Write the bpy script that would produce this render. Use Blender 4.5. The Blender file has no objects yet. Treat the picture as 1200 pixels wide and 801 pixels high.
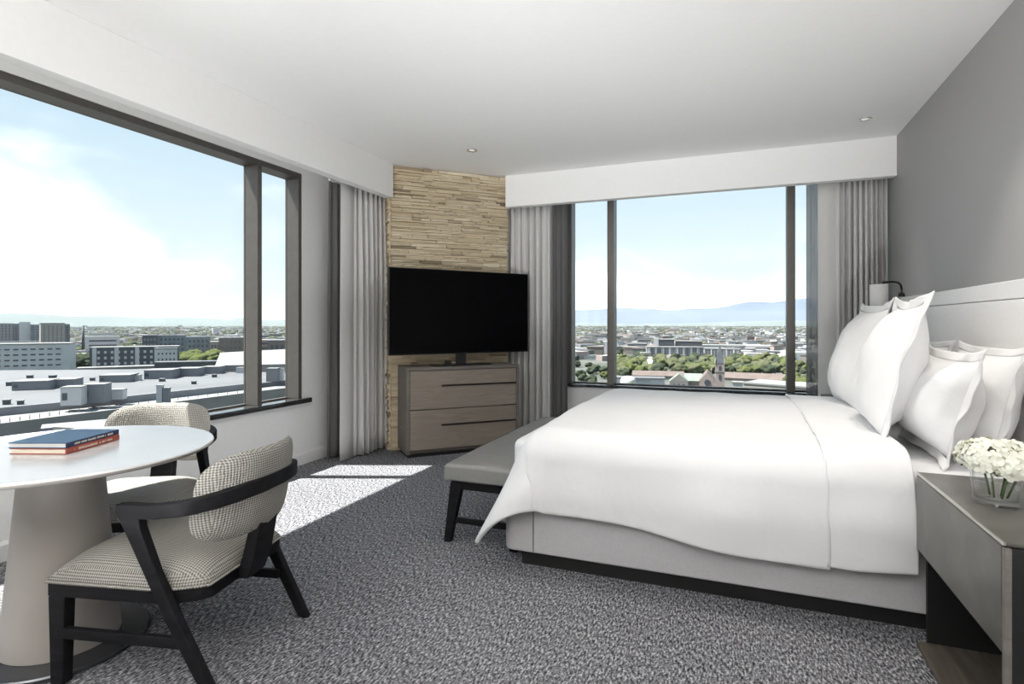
import bpy, bmesh, math, random
from mathutils import Vector, Matrix, noise
R = math.radians
random.seed(7)
SC = bpy.context.scene
COL = SC.collection

# ------------------------------------------------------------------ camera
FPX, CAMH, YAW = 663.0, 1.22, R(21.5)
cd = bpy.data.cameras.new('camera'); cam = bpy.data.objects.new('camera', cd); COL.objects.link(cam)
cd.sensor_width = 36; cd.lens = FPX / 1200 * 36; cd.shift_y = -21.5 / 1200
cd.clip_start = 0.05; cd.clip_end = 90000
cam.location = (0, 0, CAMH); cam.rotation_euler = (R(90), 0, YAW)
SC.camera = cam
FW = Vector((-math.sin(YAW), math.cos(YAW), 0)); RT = Vector((math.cos(YAW), math.sin(YAW), 0))
def at(px, d, z=0.0):            # a survey helper: bearing in the photo + distance -> place on the map
    p = FW * d + RT * ((px - 600) / FPX * d)
    return Vector((p.x, p.y, z))
def zat(y, d): return CAMH - (y - 379) * d / FPX

# ------------------------------------------------------------------ world
W = bpy.data.worlds.new('world'); SC.world = W; W.use_nodes = True
nt = W.node_tree; N = nt.nodes; L = nt.links
for n in list(N): N.remove(n)
out = N.new('ShaderNodeOutputWorld'); bg = N.new('ShaderNodeBackground'); L.new(bg.outputs[0], out.inputs[0])
tc = N.new('ShaderNodeTexCoord'); sep = N.new('ShaderNodeSeparateXYZ'); L.new(tc.outputs['Generated'], sep.inputs[0])
ramp = N.new('ShaderNodeValToRGB'); L.new(sep.outputs['Z'], ramp.inputs[0])
cr = ramp.color_ramp
cr.elements[0].position = 0.0; cr.elements[0].color = (.80, .90, .95, 1)
cr.elements[1].position = 1.0; cr.elements[1].color = (.30, .50, .80, 1)
for p, c in ((.12, (.66, .78, .86, 1)), (.3, (.52, .67, .78, 1)), (.5, (.42, .60, .76, 1))):
    e = cr.elements.new(p); e.color = c
mp = N.new('ShaderNodeMapping'); L.new(tc.outputs['Generated'], mp.inputs[0])
mp.inputs['Scale'].default_value = (1.6, 1.6, 4.2); mp.inputs['Location'].default_value = (1.35, .4, .15)
nz = N.new('ShaderNodeTexNoise'); L.new(mp.outputs[0], nz.inputs['Vector'])
nz.inputs['Scale'].default_value = 1.35; nz.inputs['Detail'].default_value = 8; nz.inputs['Roughness'].default_value = .52; nz.inputs['Distortion'].default_value = .25
def math_node(tree, op, a=None, b=None, clamp=False):
    m = tree.nodes.new('ShaderNodeMath'); m.operation = op; m.use_clamp = clamp
    for i, v in enumerate((a, b)):
        if v is None: continue
        if isinstance(v, (int, float)): m.inputs[i].default_value = v
        else: tree.links.new(v, m.inputs[i])
    return m.outputs[0]
bias = math_node(nt, 'MULTIPLY', sep.outputs['Z'], -0.42)
v = math_node(nt, 'ADD', nz.outputs['Fac'], bias)
v = math_node(nt, 'SUBTRACT', v, 0.415)
v = math_node(nt, 'POWER', math_node(nt, 'MULTIPLY', v, 4.5, True), 2.2)
mixc = N.new('ShaderNodeMix'); mixc.data_type = 'RGBA'
L.new(v, mixc.inputs[0]); L.new(ramp.outputs[0], mixc.inputs[6]); mixc.inputs[7].default_value = (2.0, 2.0, 2.0, 1)
L.new(mixc.outputs[2], bg.inputs[0]); bg.inputs[1].default_value = 1.0

# ------------------------------------------------------------------ sun, exposure
sd = bpy.data.lights.new('sun', 'SUN'); sun = bpy.data.objects.new('sun', sd); COL.objects.link(sun)
sd.energy = 14.0; sd.angle = R(.6); sd.color = (1, .97, .92)
sun.rotation_euler = Vector((.5, .19, -1)).to_track_quat('-Z', 'Y').to_euler()
vs = SC.view_settings
SC.display_settings.display_device = 'sRGB'
vs.view_transform = 'Standard'; vs.look = 'None'; vs.gamma = 1; vs.use_curve_mapping = False; vs.exposure = 0.38
SC.cycles.max_bounces = 10; SC.cycles.diffuse_bounces = 6; SC.cycles.transparent_max_bounces = 16
SC.cycles.transmission_bounces = 8; SC.cycles.use_denoising = True
SC.cycles.sample_clamp_indirect = 6
SC.cycles.caustics_refractive = False; SC.cycles.caustics_reflective = False

# ------------------------------------------------------------------ materials
def new_mat(name):
    m = bpy.data.materials.new(name); m.use_nodes = True
    t = m.node_tree; b = t.nodes['Principled BSDF']
    return m, t, b
def tex(t, kind, scale, detail=4, stretch=(1, 1, 1), coord='Object', rot=(0, 0, 0)):
    tcn = t.nodes.new('ShaderNodeTexCoord'); mpn = t.nodes.new('ShaderNodeMapping')
    t.links.new(tcn.outputs[coord], mpn.inputs[0]); mpn.inputs['Scale'].default_value = stretch; mpn.inputs['Rotation'].default_value = rot
    n = t.nodes.new(kind); t.links.new(mpn.outputs[0], n.inputs['Vector'])
    if 'Scale' in n.inputs: n.inputs['Scale'].default_value = scale
    if 'Detail' in n.inputs: n.inputs['Detail'].default_value = detail
    return n
def ramp_node(t, fac, stops):
    r = t.nodes.new('ShaderNodeValToRGB'); t.links.new(fac, r.inputs[0])
    e = r.color_ramp.elements
    e[0].position, e[0].color = stops[0][0], (*stops[0][1], 1)
    e[1].position, e[1].color = stops[-1][0], (*stops[-1][1], 1)
    for p, c in stops[1:-1]:
        k = e.new(p); k.color = (*c, 1)
    return r
def bump(t, b, h, strength=.2, dist=.01):
    n = t.nodes.new('ShaderNodeBump'); t.links.new(h, n.inputs['Height'])
    n.inputs['Strength'].default_value = strength; n.inputs['Distance'].default_value = dist
    t.links.new(n.outputs[0], b.inputs['Normal'])
def simple(name, col, rough=.6, metal=0, spec=.5, var=.06, nscale=8, bmp=0, stretch=(1, 1, 1), sheen=0):
    m, t, b = new_mat(name)
    n = tex(t, 'ShaderNodeTexNoise', nscale, 5, stretch)
    a = tuple(max(0, c * (1 - var)) for c in col); z = tuple(min(1, c * (1 + var)) for c in col)
    r = ramp_node(t, n.outputs['Fac'], [(.3, a), (.7, z)])
    t.links.new(r.outputs[0], b.inputs['Base Color'])
    b.inputs['Roughness'].default_value = rough; b.inputs['Metallic'].default_value = metal
    b.inputs['Specular IOR Level'].default_value = spec
    if sheen: b.inputs['Sheen Weight'].default_value = sheen
    if bmp: bump(t, b, n.outputs['Fac'], bmp, .004)
    return m
def wood(name, dark, light, rough=.45, axis=(1, 8, 8), scale=3.5, spec=.5, bmp=.08):
    m, t, b = new_mat(name)
    n = tex(t, 'ShaderNodeTexNoise', scale, 8, axis)
    n.inputs['Distortion'].default_value = 1.2
    r = ramp_node(t, n.outputs['Fac'], [(.3, dark), (.55, tuple((a + c) / 2 for a, c in zip(dark, light))), (.72, light)])
    t.links.new(r.outputs[0], b.inputs['Base Color']); b.inputs['Roughness'].default_value = rough
    b.inputs['Specular IOR Level'].default_value = spec
    bump(t, b, n.outputs['Fac'], bmp, .003)
    return m

M = {}
M['wall_white'] = simple('painted_wall_white', (.87, .87, .86), .75, var=.015, nscale=30, bmp=.05)
M['ceiling'] = simple('painted_ceiling_white', (.88, .88, .875), .8, var=.01, nscale=30, bmp=.04)
M['wall_grey'] = simple('wallcovering_grey', (.38, .376, .372), .6, var=.05, nscale=60, stretch=(1, 1, 12), bmp=.1)
M['trim_white'] = simple('satin_trim_white', (.82, .82, .81), .4, var=.01)
M['bronze'] = simple('window_frame_bronze', (.12, .11, .10), .42, .3, var=.08, nscale=20)
M['sill'] = simple('sill_dark_gloss', (.03, .03, .03), .05, 0, spec=1.0, var=.1)
M['black_wood'] = wood('black_stained_wood', (.008, .008, .009), (.016, .016, .018), .55, spec=.10)
M['tv_black'] = simple('tv_screen_black', (.0015, .0015, .002), .3, 0, spec=.08, var=.2)
M['tv_edge'] = simple('tv_edge_black', (.01, .01, .01), .35, var=.1)
M['console'] = wood('console_grey_oak', (.225, .188, .155), (.30, .255, .21), .45, (1, 1, 9), 4)
M['console_edge'] = wood('console_edge_oak', (.14, .125, .112), (.19, .17, .152), .45, (1, 1, 9), 4)
M['pull'] = simple('pull_dark_bronze', (.028, .021, .016), .4, .4)
M['leather'] = simple('grey_leather', (.22, .217, .208), .38, var=.06, nscale=50, bmp=.18)
M['headboard'] = simple('headboard_pale_leather', (.86, .85, .845), .5, var=.02, nscale=40, bmp=.08)
M['bed_base'] = simple('bed_base_grey_fabric', (.47, .465, .475), .8, var=.05, nscale=120, bmp=.1)
M['linen'] = simple('white_cotton_linen', (.80, .80, .805), .85, spec=.2, var=.01, nscale=6, bmp=.0, sheen=.15)
M['linen2'] = simple('white_pillow_cotton', (.79, .788, .79), .85, spec=.2, var=.012, nscale=9, sheen=.15)
M['sheet'] = simple('white_sheet_cotton', (.74, .74, .75), .85, spec=.2, var=.012, nscale=9, sheen=.15)
for k in ('linen', 'linen2', 'sheet'):
    t = M[k].node_tree; b = t.nodes['Principled BSDF']
    n = tex(t, 'ShaderNodeTexNoise', 7, 3, (1, 1, .6)); n.inputs['Distortion'].default_value = .8
    bump(t, b, n.outputs['Fac'], .22, .03)
M['table_top'] = simple('table_top_pale', (.60, .595, .59), .16, spec=.55, var=.02, nscale=5)
M['table_col'] = simple('table_column_taupe', (.33, .305, .28), .5, var=.04, nscale=3)
M['table_base'] = simple('table_base_metal', (.10, .105, .115), .25, .7, var=.06)
M['stand'] = simple('lamp_black_metal', (.02, .02, .02), .35, .6)
M['shade'] = simple('lamp_shade_linen', (.7, .69, .68), .8, var=.05, nscale=90)
M['chrome'] = simple('chrome', (.7, .7, .7), .2, 1)
M['nightstand'] = wood('nightstand_bronze_leaf', (.07, .064, .056), (.125, .116, .10), .33, (1, 1, 1), 6, spec=.6)
M['nightstand_edge'] = simple('nightstand_edge_metal', (.62, .60, .56), .25, .9)
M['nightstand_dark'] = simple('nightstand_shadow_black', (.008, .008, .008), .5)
M['plank'] = wood('plank_brown_wood', (.055, .046, .036), (.12, .10, .08), .5, (9, 1, 1), 3)
M['book_blue'] = simple('book_cloth_blue', (.05, .115, .20), .55, var=.06, nscale=200)
M['book_navy'] = simple('book_spine_navy', (.012, .02, .075), .55)
M['book_red'] = simple('book_cloth_red', (.33, .07, .045), .55, var=.08, nscale=200)
M['pages'] = simple('book_pages', (.80, .74, .60), .8, var=.12, nscale=3, stretch=(1, 1, 400))
M['pages2'] = simple('book_pages_white', (.80, .78, .75), .8, var=.12, nscale=3, stretch=(1, 1, 400))
M['gold'] = simple('foil_lettering', (.6, .55, .45), .4)
M['petal'] = simple('hydrangea_petal', (.85, .85, .74), .6, var=.05, nscale=30)
M['petal'].node_tree.nodes['Principled BSDF'].inputs['Subsurface Weight'].default_value = .0
M['leaf'] = simple('hydrangea_leaf', (.04, .09, .025), .5, var=.2)
M['stem'] = simple('hydrangea_stem', (.10, .16, .05), .5)

# carpet: looped tweed
m, t, b = new_mat('carpet_grey_tweed')
n1 = tex(t, 'ShaderNodeTexNoise', 42, 3, (3.2, 1, 1), rot=(0, 0, R(25)))
n2 = tex(t, 'ShaderNodeTexNoise', 110, 2, (1, 1, 1))
n3 = tex(t, 'ShaderNodeTexNoise', 1.3, 2)
s = math_node(t, 'ADD', math_node(t, 'MULTIPLY', n1.outputs['Fac'], .65), math_node(t, 'MULTIPLY', n2.outputs['Fac'], .35))
s = math_node(t, 'ADD', s, math_node(t, 'MULTIPLY', math_node(t, 'SUBTRACT', n3.outputs['Fac'], .5), .06))
r = ramp_node(t, s, [(.38, (.022, .022, .026)), (.46, (.10, .102, .112)), (.54, (.21, .21, .225)), (.62, (.44, .44, .44))])
t.links.new(r.outputs[0], b.inputs['Base Color']); b.inputs['Roughness'].default_value = .95; b.inputs['Specular IOR Level'].default_value = .1
bump(t, b, s, .55, .012)
M['carpet'] = m

# chair tweed: small woven checks
m, t, b = new_mat('chair_woven_tweed')
tcn = t.nodes.new('ShaderNodeTexCoord')
def wavex(axis, sc):
    w = t.nodes.new('ShaderNodeTexWave'); w.bands_direction = axis; w.inputs['Scale'].default_value = sc; w.inputs['Distortion'].default_value = .7
    w.inputs['Detail'].default_value = 1; w.inputs['Detail Scale'].default_value = 2.0
    t.links.new(tcn.outputs['Object'], w.inputs['Vector']); return w.outputs['Fac']
wa = wavex('X', 38); wb = wavex('Y', 38); wc = wavex('Z', 38)
gn = t.nodes.new('ShaderNodeTexCoord'); sx = t.nodes.new('ShaderNodeSeparateXYZ'); t.links.new(gn.outputs['Normal'], sx.inputs[0])
wt = math_node(t, 'GREATER_THAN', math_node(t, 'ABSOLUTE', sx.outputs['Z']), .6)
sel = t.nodes.new('ShaderNodeMix'); sel.data_type = 'FLOAT'
t.links.new(wt, sel.inputs[0]); t.links.new(wc, sel.inputs[2]); t.links.new(wa, sel.inputs[3])
wy = math_node(t, 'GREATER_THAN', math_node(t, 'ABSOLUTE', sx.outputs['Y']), .7)
sel2 = t.nodes.new('ShaderNodeMix'); sel2.data_type = 'FLOAT'
t.links.new(wy, sel2.inputs[0]); t.links.new(wb, sel2.inputs[2]); t.links.new(wa, sel2.inputs[3])
mulv = math_node(t, 'MULTIPLY', math_node(t, 'ADD', sel2.outputs[0], sel.outputs[0]), .5)
r = ramp_node(t, mulv, [(.12, (.10, .095, .085)), (.40, (.235, .225, .205)), (.75, (.42, .405, .37))])
t.links.new(r.outputs[0], b.inputs['Base Color']); b.inputs['Roughness'].default_value = .9; b.inputs['Specular IOR Level'].default_value = .15
bump(t, b, mulv, .5, .004)
M['tweed'] = m

# curtains
def curtain_mat(name, col, trans=.0, alpha=1.0):
    m, t, b = new_mat(name)
    n = tex(t, 'ShaderNodeTexNoise', 150, 3, (1, 1, 1))
    r = ramp_node(t, n.outputs['Fac'], [(.3, tuple(c * .93 for c in col)), (.7, tuple(min(1, c * 1.06) for c in col))])
    t.links.new(r.outputs[0], b.inputs['Base Color']); b.inputs['Roughness'].default_value = .85; b.inputs['Specular IOR Level'].default_value = .15
    bump(t, b, n.outputs['Fac'], .08, .002)
    o = t.nodes['Material Output']; sh = b.outputs[0]
    if trans:
        tr = t.nodes.new('ShaderNodeBsdfTranslucent'); tr.inputs[0].default_value = (*col, 1)
        mx = t.nodes.new('ShaderNodeMixShader'); mx.inputs[0].default_value = trans
        t.links.new(sh, mx.inputs[1]); t.links.new(tr.outputs[0], mx.inputs[2]); sh = mx.outputs[0]
    if alpha < 1:
        tp = t.nodes.new('ShaderNodeBsdfTransparent'); mx = t.nodes.new('ShaderNodeMixShader'); mx.inputs[0].default_value = alpha
        t.links.new(tp.outputs[0], mx.inputs[1]); t.links.new(sh, mx.inputs[2]); sh = mx.outputs[0]
    t.links.new(sh, o.inputs[0])
    return m
M['drape'] = curtain_mat('drape_grey', (.70, .692, .68), .08)
M['lining'] = curtain_mat('drape_lining_pale', (.52, .51, .505), .15)
M['sheer'] = curtain_mat('sheer_charcoal', (.26, .255, .25), .35, .62)
# glass
def glass_mat(name, tint, refl):
    m, t, b = new_mat(name); t.nodes.remove(b)
    tp = t.nodes.new('ShaderNodeBsdfTransparent'); tp.inputs[0].default_value = (*tint, 1)
    gl = t.nodes.new('ShaderNodeBsdfGlossy'); gl.inputs['Roughness'].default_value = .02
    fr = t.nodes.new('ShaderNodeLayerWeight'); fr.inputs['Blend'].default_value = .5
    mu = math_node(t, 'ADD', math_node(t, 'MULTIPLY', math_node(t, 'POWER', fr.outputs['Facing'], 4.0), .7 * refl), .04 * refl)
    mx = t.nodes.new('ShaderNodeMixShader'); t.links.new(mu, mx.inputs[0])
    t.links.new(tp.outputs[0], mx.inputs[1]); t.links.new(gl.outputs[0], mx.inputs[2]); t.links.new(mx.outputs[0], t.nodes['Material Output'].inputs[0])
    return m
M['glass'] = glass_mat('window_glass', (.97, .98, .98), .35)
M['vglass'] = glass_mat('vase_clear_glass', (.985, .99, .988), 1.0)
M['vwater'] = glass_mat('vase_clear_water', (.98, .985, .98), .6)
m, t, b = new_mat('vase_glass')
b.inputs['Transmission Weight'].default_value = 1; b.inputs['Roughness'].default_value = .0; b.inputs['IOR'].default_value = 1.45
b.inputs['Base Color'].default_value = (.97, .98, .98, 1); M['vase'] = m
m, t, b = new_mat('vase_water')
b.inputs['Transmission Weight'].default_value = 1; b.inputs['Roughness'].default_value = .0; b.inputs['IOR'].default_value = 1.33
b.inputs['Base Color'].default_value = (.9, .93, .9, 1); M['water'] = m
# stone veneer, tone per piece
m, t, b = new_mat('ledge_stone')
oi = t.nodes.new('ShaderNodeObjectInfo'); n = tex(t, 'ShaderNodeTexNoise', 3, 6, (1, 1, 3)); n2 = tex(t, 'ShaderNodeTexNoise', 60, 4, coord='Generated')
geo = t.nodes.new('ShaderNodeNewGeometry')
sm = math_node(t, 'ADD', oi.outputs['Random'], geo.outputs['Random Per Island']); sm = math_node(t, 'FRACT', sm)
r = ramp_node(t, sm, [(0, (.28, .22, .15)), (.03, (.42, .34, .24)), (.1, (.60, .50, .345)), (.6, (.76, .655, .465)), (.85, (.70, .615, .47)), (1, (.84, .75, .57))])
r2 = ramp_node(t, n.outputs['Fac'], [(.3, (.82, .8, .78)), (.7, (1, 1, 1))])
mx = t.nodes.new('ShaderNodeMix'); mx.data_type = 'RGBA'; mx.blend_type = 'MULTIPLY'; mx.inputs[0].default_value = 1
t.links.new(r.outputs[0], mx.inputs[6]); t.links.new(r2.outputs[0], mx.inputs[7]); t.links.new(mx.outputs[2], b.inputs['Base Color'])
b.inputs['Roughness'].default_value = .9; bump(t, b, n2.outputs['Fac'], .5, .006)
M['stone'] = m
M['mortar'] = simple('stone_backing_mortar', (.14, .12, .095), .9)
m, t, b = new_mat('lamp_glow'); b.inputs['Emission Color'].default_value = (1, .9, .78, 1); b.inputs['Emission Strength'].default_value = .35; M['glow'] = m
# exterior
M['roof_white'] = simple('ext_roof_white', (.18, .178, .172), .8, var=.12, nscale=.05)
M['roof_pale'] = simple('ext_roof_grey', (.10, .103, .106), .8, var=.15, nscale=.04)
M['ext_grey'] = simple('ext_grey_wall', (.17, .175, .185), .8, var=.1, nscale=.2)
M['ext_dark'] = simple('ext_dark_wall', (.06, .068, .078), .7, var=.1, nscale=.2)
M['ext_white'] = simple('ext_white_wall', (.44, .44, .445), .8, var=.06, nscale=.2)
M['ext_beige'] = simple('ext_beige_wall', (.24, .225, .205), .8, var=.08, nscale=.2)
M['ext_brown'] = simple('ext_brown_wall', (.16, .135, .12), .8, var=.1, nscale=.2)
M['ext_tile'] = simple('ext_brown_roof', (.115, .088, .075), .8, var=.15, nscale=.2)
M['ext_greenroof'] = simple('ext_copper_roof', (.16, .19, .16), .7, var=.1, nscale=.3)
M['ext_window'] = simple('ext_window_glass', (.05, .06, .075), .3, var=.2, nscale=.5)
M['ext_glass'] = simple('ext_glass_wall', (.12, .15, .17), .3, var=.3, nscale=.08)
M['ext_pink'] = simple('ext_pink_wall', (.29, .235, .215), .8, var=.08)
M['ext_red'] = simple('ext_red_sign', (.6, .06, .07), .7)
M['ext_concrete'] = simple('ext_concrete', (.19, .185, .172), .85, var=.12, nscale=.1)
M['ext_road'] = simple('ext_asphalt', (.07, .071, .073), .9, var=.15, nscale=.05)
M['tree_green'] = simple('ext_tree_green', (.075, .088, .035), 1.0, spec=.0, var=.3, nscale=.35)
M['tree_pale'] = simple('ext_tree_olive', (.085, .092, .052), 1.0, spec=.0, var=.3, nscale=.35)
M['tree_dark'] = simple('ext_tree_dark', (.042, .052, .034), 1.0, spec=.0, var=.3, nscale=.35)
M['mountain'] = simple('ext_mountain_haze_blue', (.07, .098, .135), 1, var=.1, nscale=.0008)  # blue of the distance haze is put into the base colour
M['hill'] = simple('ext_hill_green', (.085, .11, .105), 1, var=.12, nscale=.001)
m, t, b = new_mat('ext_ground')
n = tex(t, 'ShaderNodeTexNoise', .004, 8); n2 = tex(t, 'ShaderNodeTexVoronoi', .022, 1); n3 = tex(t, 'ShaderNodeTexNoise', .03, 5)
r = ramp_node(t, n3.outputs['Fac'], [(.40, (.04, .047, .032)), (.52, (.062, .068, .052)), (.60, (.105, .103, .097)), (.72, (.13, .127, .122))])
r2 = ramp_node(t, n.outputs['Fac'], [(.4, (.048, .06, .045)), (.6, (.08, .08, .073))])
mx = t.nodes.new('ShaderNodeMix'); mx.data_type = 'RGBA'; mx.inputs[0].default_value = .45
t.links.new(r.outputs[0], mx.inputs[6]); t.links.new(r2.outputs[0], mx.inputs[7]); t.links.new(mx.outputs[2], b.inputs['Base Color'])
b.inputs['Roughness'].default_value = 1; M['ground'] = m

# ------------------------------------------------------------------ mesh helpers
class MB:
    def __init__(s): s.v = []; s.f = []; s.mi = []
    def add(s, vs, fs, mi=0):
        o = len(s.v); s.v += [tuple(p) for p in vs]; s.f += [tuple(i + o for i in f) for f in fs]; s.mi += [mi] * len(fs)
        return s
    def box(s, x0, x1, y0, y1, z0, z1, mi=0):
        if x0 > x1: x0, x1 = x1, x0
        if y0 > y1: y0, y1 = y1, y0
        if z0 > z1: z0, z1 = z1, z0
        v = [(x, y, z) for x in (x0, x1) for y in (y0, y1) for z in (z0, z1)]
        return s.add(v, [(0, 1, 3, 2), (4, 6, 7, 5), (0, 4, 5, 1), (2, 3, 7, 6), (0, 2, 6, 4), (1, 5, 7, 3)], mi)
    def obox(s, c, ax, ay, az, mi=0):      # oriented box: centre + half-axis vectors
        c, ax, ay, az = map(Vector, (c, ax, ay, az))
        v = [c + a * ax + b_ * ay + g * az for a in (-1, 1) for b_ in (-1, 1) for g in (-1, 1)]
        f = [(0, 1, 3, 2), (4, 6, 7, 5), (0, 4, 5, 1), (2, 3, 7, 6), (0, 2, 6, 4), (1, 5, 7, 3)]
        return s.add(v, f, mi)
    def lathe(s, prof, n=32, c=(0, 0, 0), cap=True, mi=0):
        v = []; f = []
        for r_, z in prof:
            for k in range(n):
                a = 2 * math.pi * k / n; v.append((c[0] + r_ * math.cos(a), c[1] + r_ * math.sin(a), c[2] + z))
        for i in range(len(prof) - 1):
            for k in range(n):
                f.append((i * n + k, i * n + (k + 1) % n, (i + 1) * n + (k + 1) % n, (i + 1) * n + k))
        if cap:
            f.append(tuple(reversed(range(n)))); f.append(tuple((len(prof) - 1) * n + k for k in range(n)))
        return s.add(v, f, mi)
    def sweep(s, pts, sides, n=None, closed=False):
        """pts: list of (pos, side vector, up vector); cross-section given by `sides` list of (a,b)"""
        k = len(sides); v = []; f = []
        for p, a, b_ in pts:
            for (u, w) in sides: v.append(Vector(p) + Vector(a) * u + Vector(b_) * w)
        for i in range(len(pts) - 1):
            for j in range(k):
                f.append((i * k + j, i * k + (j + 1) % k, (i + 1) * k + (j + 1) % k, (i + 1) * k + j))
        f.append(tuple(reversed(range(k)))); f.append(tuple((len(pts) - 1) * k + j for j in range(k)))
        return s.add(v, f)
    def tube(s, pts, r_, n=10):
        P = [Vector(p) for p in pts]; fr = []
        for i, p in enumerate(P):
            d = (P[min(i + 1, len(P) - 1)] - P[max(i - 1, 0)]).normalized()
            a = d.cross(Vector((0, 0, 1)))
            if a.length < .05: a = d.cross(Vector((0, 1, 0)))
            a.normalize(); fr.append((p, a, d.cross(a).normalized()))
        rr = r_ if callable(r_) else (lambda t_: r_)
        k = n; v = []; f = []
        for i, (p, a, b_) in enumerate(fr):
            q = rr(i / (len(fr) - 1))
            for j in range(k):
                t_ = 2 * math.pi * j / k; v.append(p + a * math.cos(t_) * q + b_ * math.sin(t_) * q)
        for i in range(len(fr) - 1):
            for j in range(k): f.append((i * k + j, i * k + (j + 1) % k, (i + 1) * k + (j + 1) % k, (i + 1) * k + j))
        f.append(tuple(range(k))); f.append(tuple(reversed([(len(fr) - 1) * k + j for j in range(k)])))
        return s.add(v, f)
    def prism(s, poly, z0, z1, mi=0):
        n = len(poly); v = [(p[0], p[1], z0) for p in poly] + [(p[0], p[1], z1) for p in poly]
        f = [tuple(reversed(range(n))), tuple(range(n, 2 * n))] + [(i, (i + 1) % n, n + (i + 1) % n, n + i) for i in range(n)]
        return s.add(v, f, mi)
    def grid(s, fn, nu, nv, wrapu=False):
        v = [fn(i / (nu - (0 if wrapu else 1)), j / (nv - 1)) for i in range(nu) for j in range(nv)]
        f = []
        for i in range(nu if wrapu else nu - 1):
            for j in range(nv - 1):
                a = i * nv + j; b_ = ((i + 1) % nu) * nv + j
                f.append((a, b_, b_ + 1, a + 1))
        return s.add(v, f)
    def mesh(s, name, mats, smooth=False):
        me = bpy.data.meshes.new(name); me.from_pydata(s.v, [], s.f)
        for m_ in (mats if isinstance(mats, (list, tuple)) else [mats]): me.materials.append(m_)
        for p, k in zip(me.polygons, s.mi): p.material_index = k
        bm = bmesh.new(); bm.from_mesh(me); bmesh.ops.recalc_face_normals(bm, faces=bm.faces); bm.to_mesh(me); bm.free()
        if smooth: me.polygons.foreach_set('use_smooth', [True] * len(me.polygons))
        return me
    def build(s, name, mats, parent=None, smooth=False, bevel=0, seg=2, sub=0, solid=0, loc=None):
        o = bpy.data.objects.new(name, s.mesh(name, mats, smooth)); COL.objects.link(o)
        if parent: o.parent = parent
        if loc is not None: o.location = loc
        if solid:
            md = o.modifiers.new('s', 'SOLIDIFY'); md.thickness = solid; md.offset = 0
        if bevel:
            md = o.modifiers.new('b', 'BEVEL'); md.width = bevel; md.segments = seg; md.limit_method = 'ANGLE'; md.angle_limit = R(35)
            o.data.polygons.foreach_set('use_smooth', [True] * len(o.data.polygons))
            md.harden_normals = False
            w = o.modifiers.new('w', 'WEIGHTED_NORMAL'); w.keep_sharp = True
        if sub:
            md = o.modifiers.new('u', 'SUBSURF'); md.levels = sub; md.render_levels = sub
        return o
def tag(o, label=None, cat=None, group=None, kind=None):
    if label: o['label'] = label
    if cat: o['category'] = cat
    if group: o['group'] = group
    if kind: o['kind'] = kind
    return o
def empty(name, loc=(0, 0, 0), rz=0):
    o = bpy.data.objects.new(name, None); COL.objects.link(o); o.location = loc; o.rotation_euler = (0, 0, rz); o.empty_display_size = .1
    return o
def copy_tree(o, parent=None):
    c = o.copy(); COL.objects.link(c); c.parent = parent
    for ch in list(o.children): copy_tree(ch, c)
    return c
def struct(o): o['kind'] = 'structure'; return o

# ================================================================== ROOM SHELL
XL, XR, YB, YR, ZC = -3.50, 1.23, 5.86, -3.6, 2.75
struct(MB().box(XL - .3, XR + .2, YR - .2, YB + .3, -.12, 0).build('floor', M['carpet']))
struct(MB().box(XL - .3, XR + .2, YR - .2, YB + .3, ZC, ZC + .15).build('ceiling', M['ceiling']))
struct(MB().box(XR, XR + .2, YR - .2, YB + .3, 0, ZC).build('wall_right', M['wall_grey']))
YW0, YW1, ZS, ZH = -2.9, 3.91, .53, 2.52          # left window opening
XO = XL - .16
wl = MB().box(XO, XL, YR - .2, YB + .3, 0, ZS).box(XO, XL, YR - .2, YB + .3, ZH, ZC)
wl.box(XO, XL, YR - .2, YW0, ZS, ZH).box(XO, XL, YW1, YB + .3, ZS, ZH)
struct(wl.build('wall_left', M['wall_white']))
BX0, BX1 = -1.68, 1.08
ZHB = 2.64
wb_ = MB().box(XL, XR, YB, YB + .3, 0, .55).box(XL, XR, YB, YB + .3, ZHB, ZC).box(XL, BX0, YB, YB + .3, .55, ZHB).box(BX1, XR, YB, YB + .3, .55, ZHB)
struct(wb_.build('wall_back', M['wall_white']))
wr = MB().box(XL, XR, YR - .2, YR, 0, ZC)
struct(wr.build('wall_rear', M['console']))
# soffit fascias with a curtain pocket behind
struct(MB().box(-3.13, -3.04, YR, 4.62, 2.425, ZC).build('trim_1', M['ceiling'], bevel=.004))
struct(MB().box(-2.213, XR - .001, 5.43, 5.52, 2.425, ZC).build('trim_2', M['ceiling'], bevel=.004))
# ledge under left sill, baseboards
struct(MB().box(XL, XL + .012, YR, 4.0, .50, .53).build('trim_3', M['trim_white'], bevel=.003))
bbp = [(XL, 0), (XL + .016, 0), (XL + .016, .085), (XL + .008, .10), (XL, .10)]
mb = MB(); mb.add([(x, YR, z) for x, z in bbp] + [(x, 5.2, z) for x, z in bbp], [(0, 1, 2, 3, 4), (9, 8, 7, 6, 5)] + [(i, 5 + i, 5 + (i + 1) % 5, (i + 1) % 5) for i in range(5)])
struct(mb.build('baseboard_left', M['trim_white']))
struct(MB().box(-3.2, XR, YB - .016, YB, 0, .10).build('baseboard_back', M['trim_white'], bevel=.004))

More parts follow.
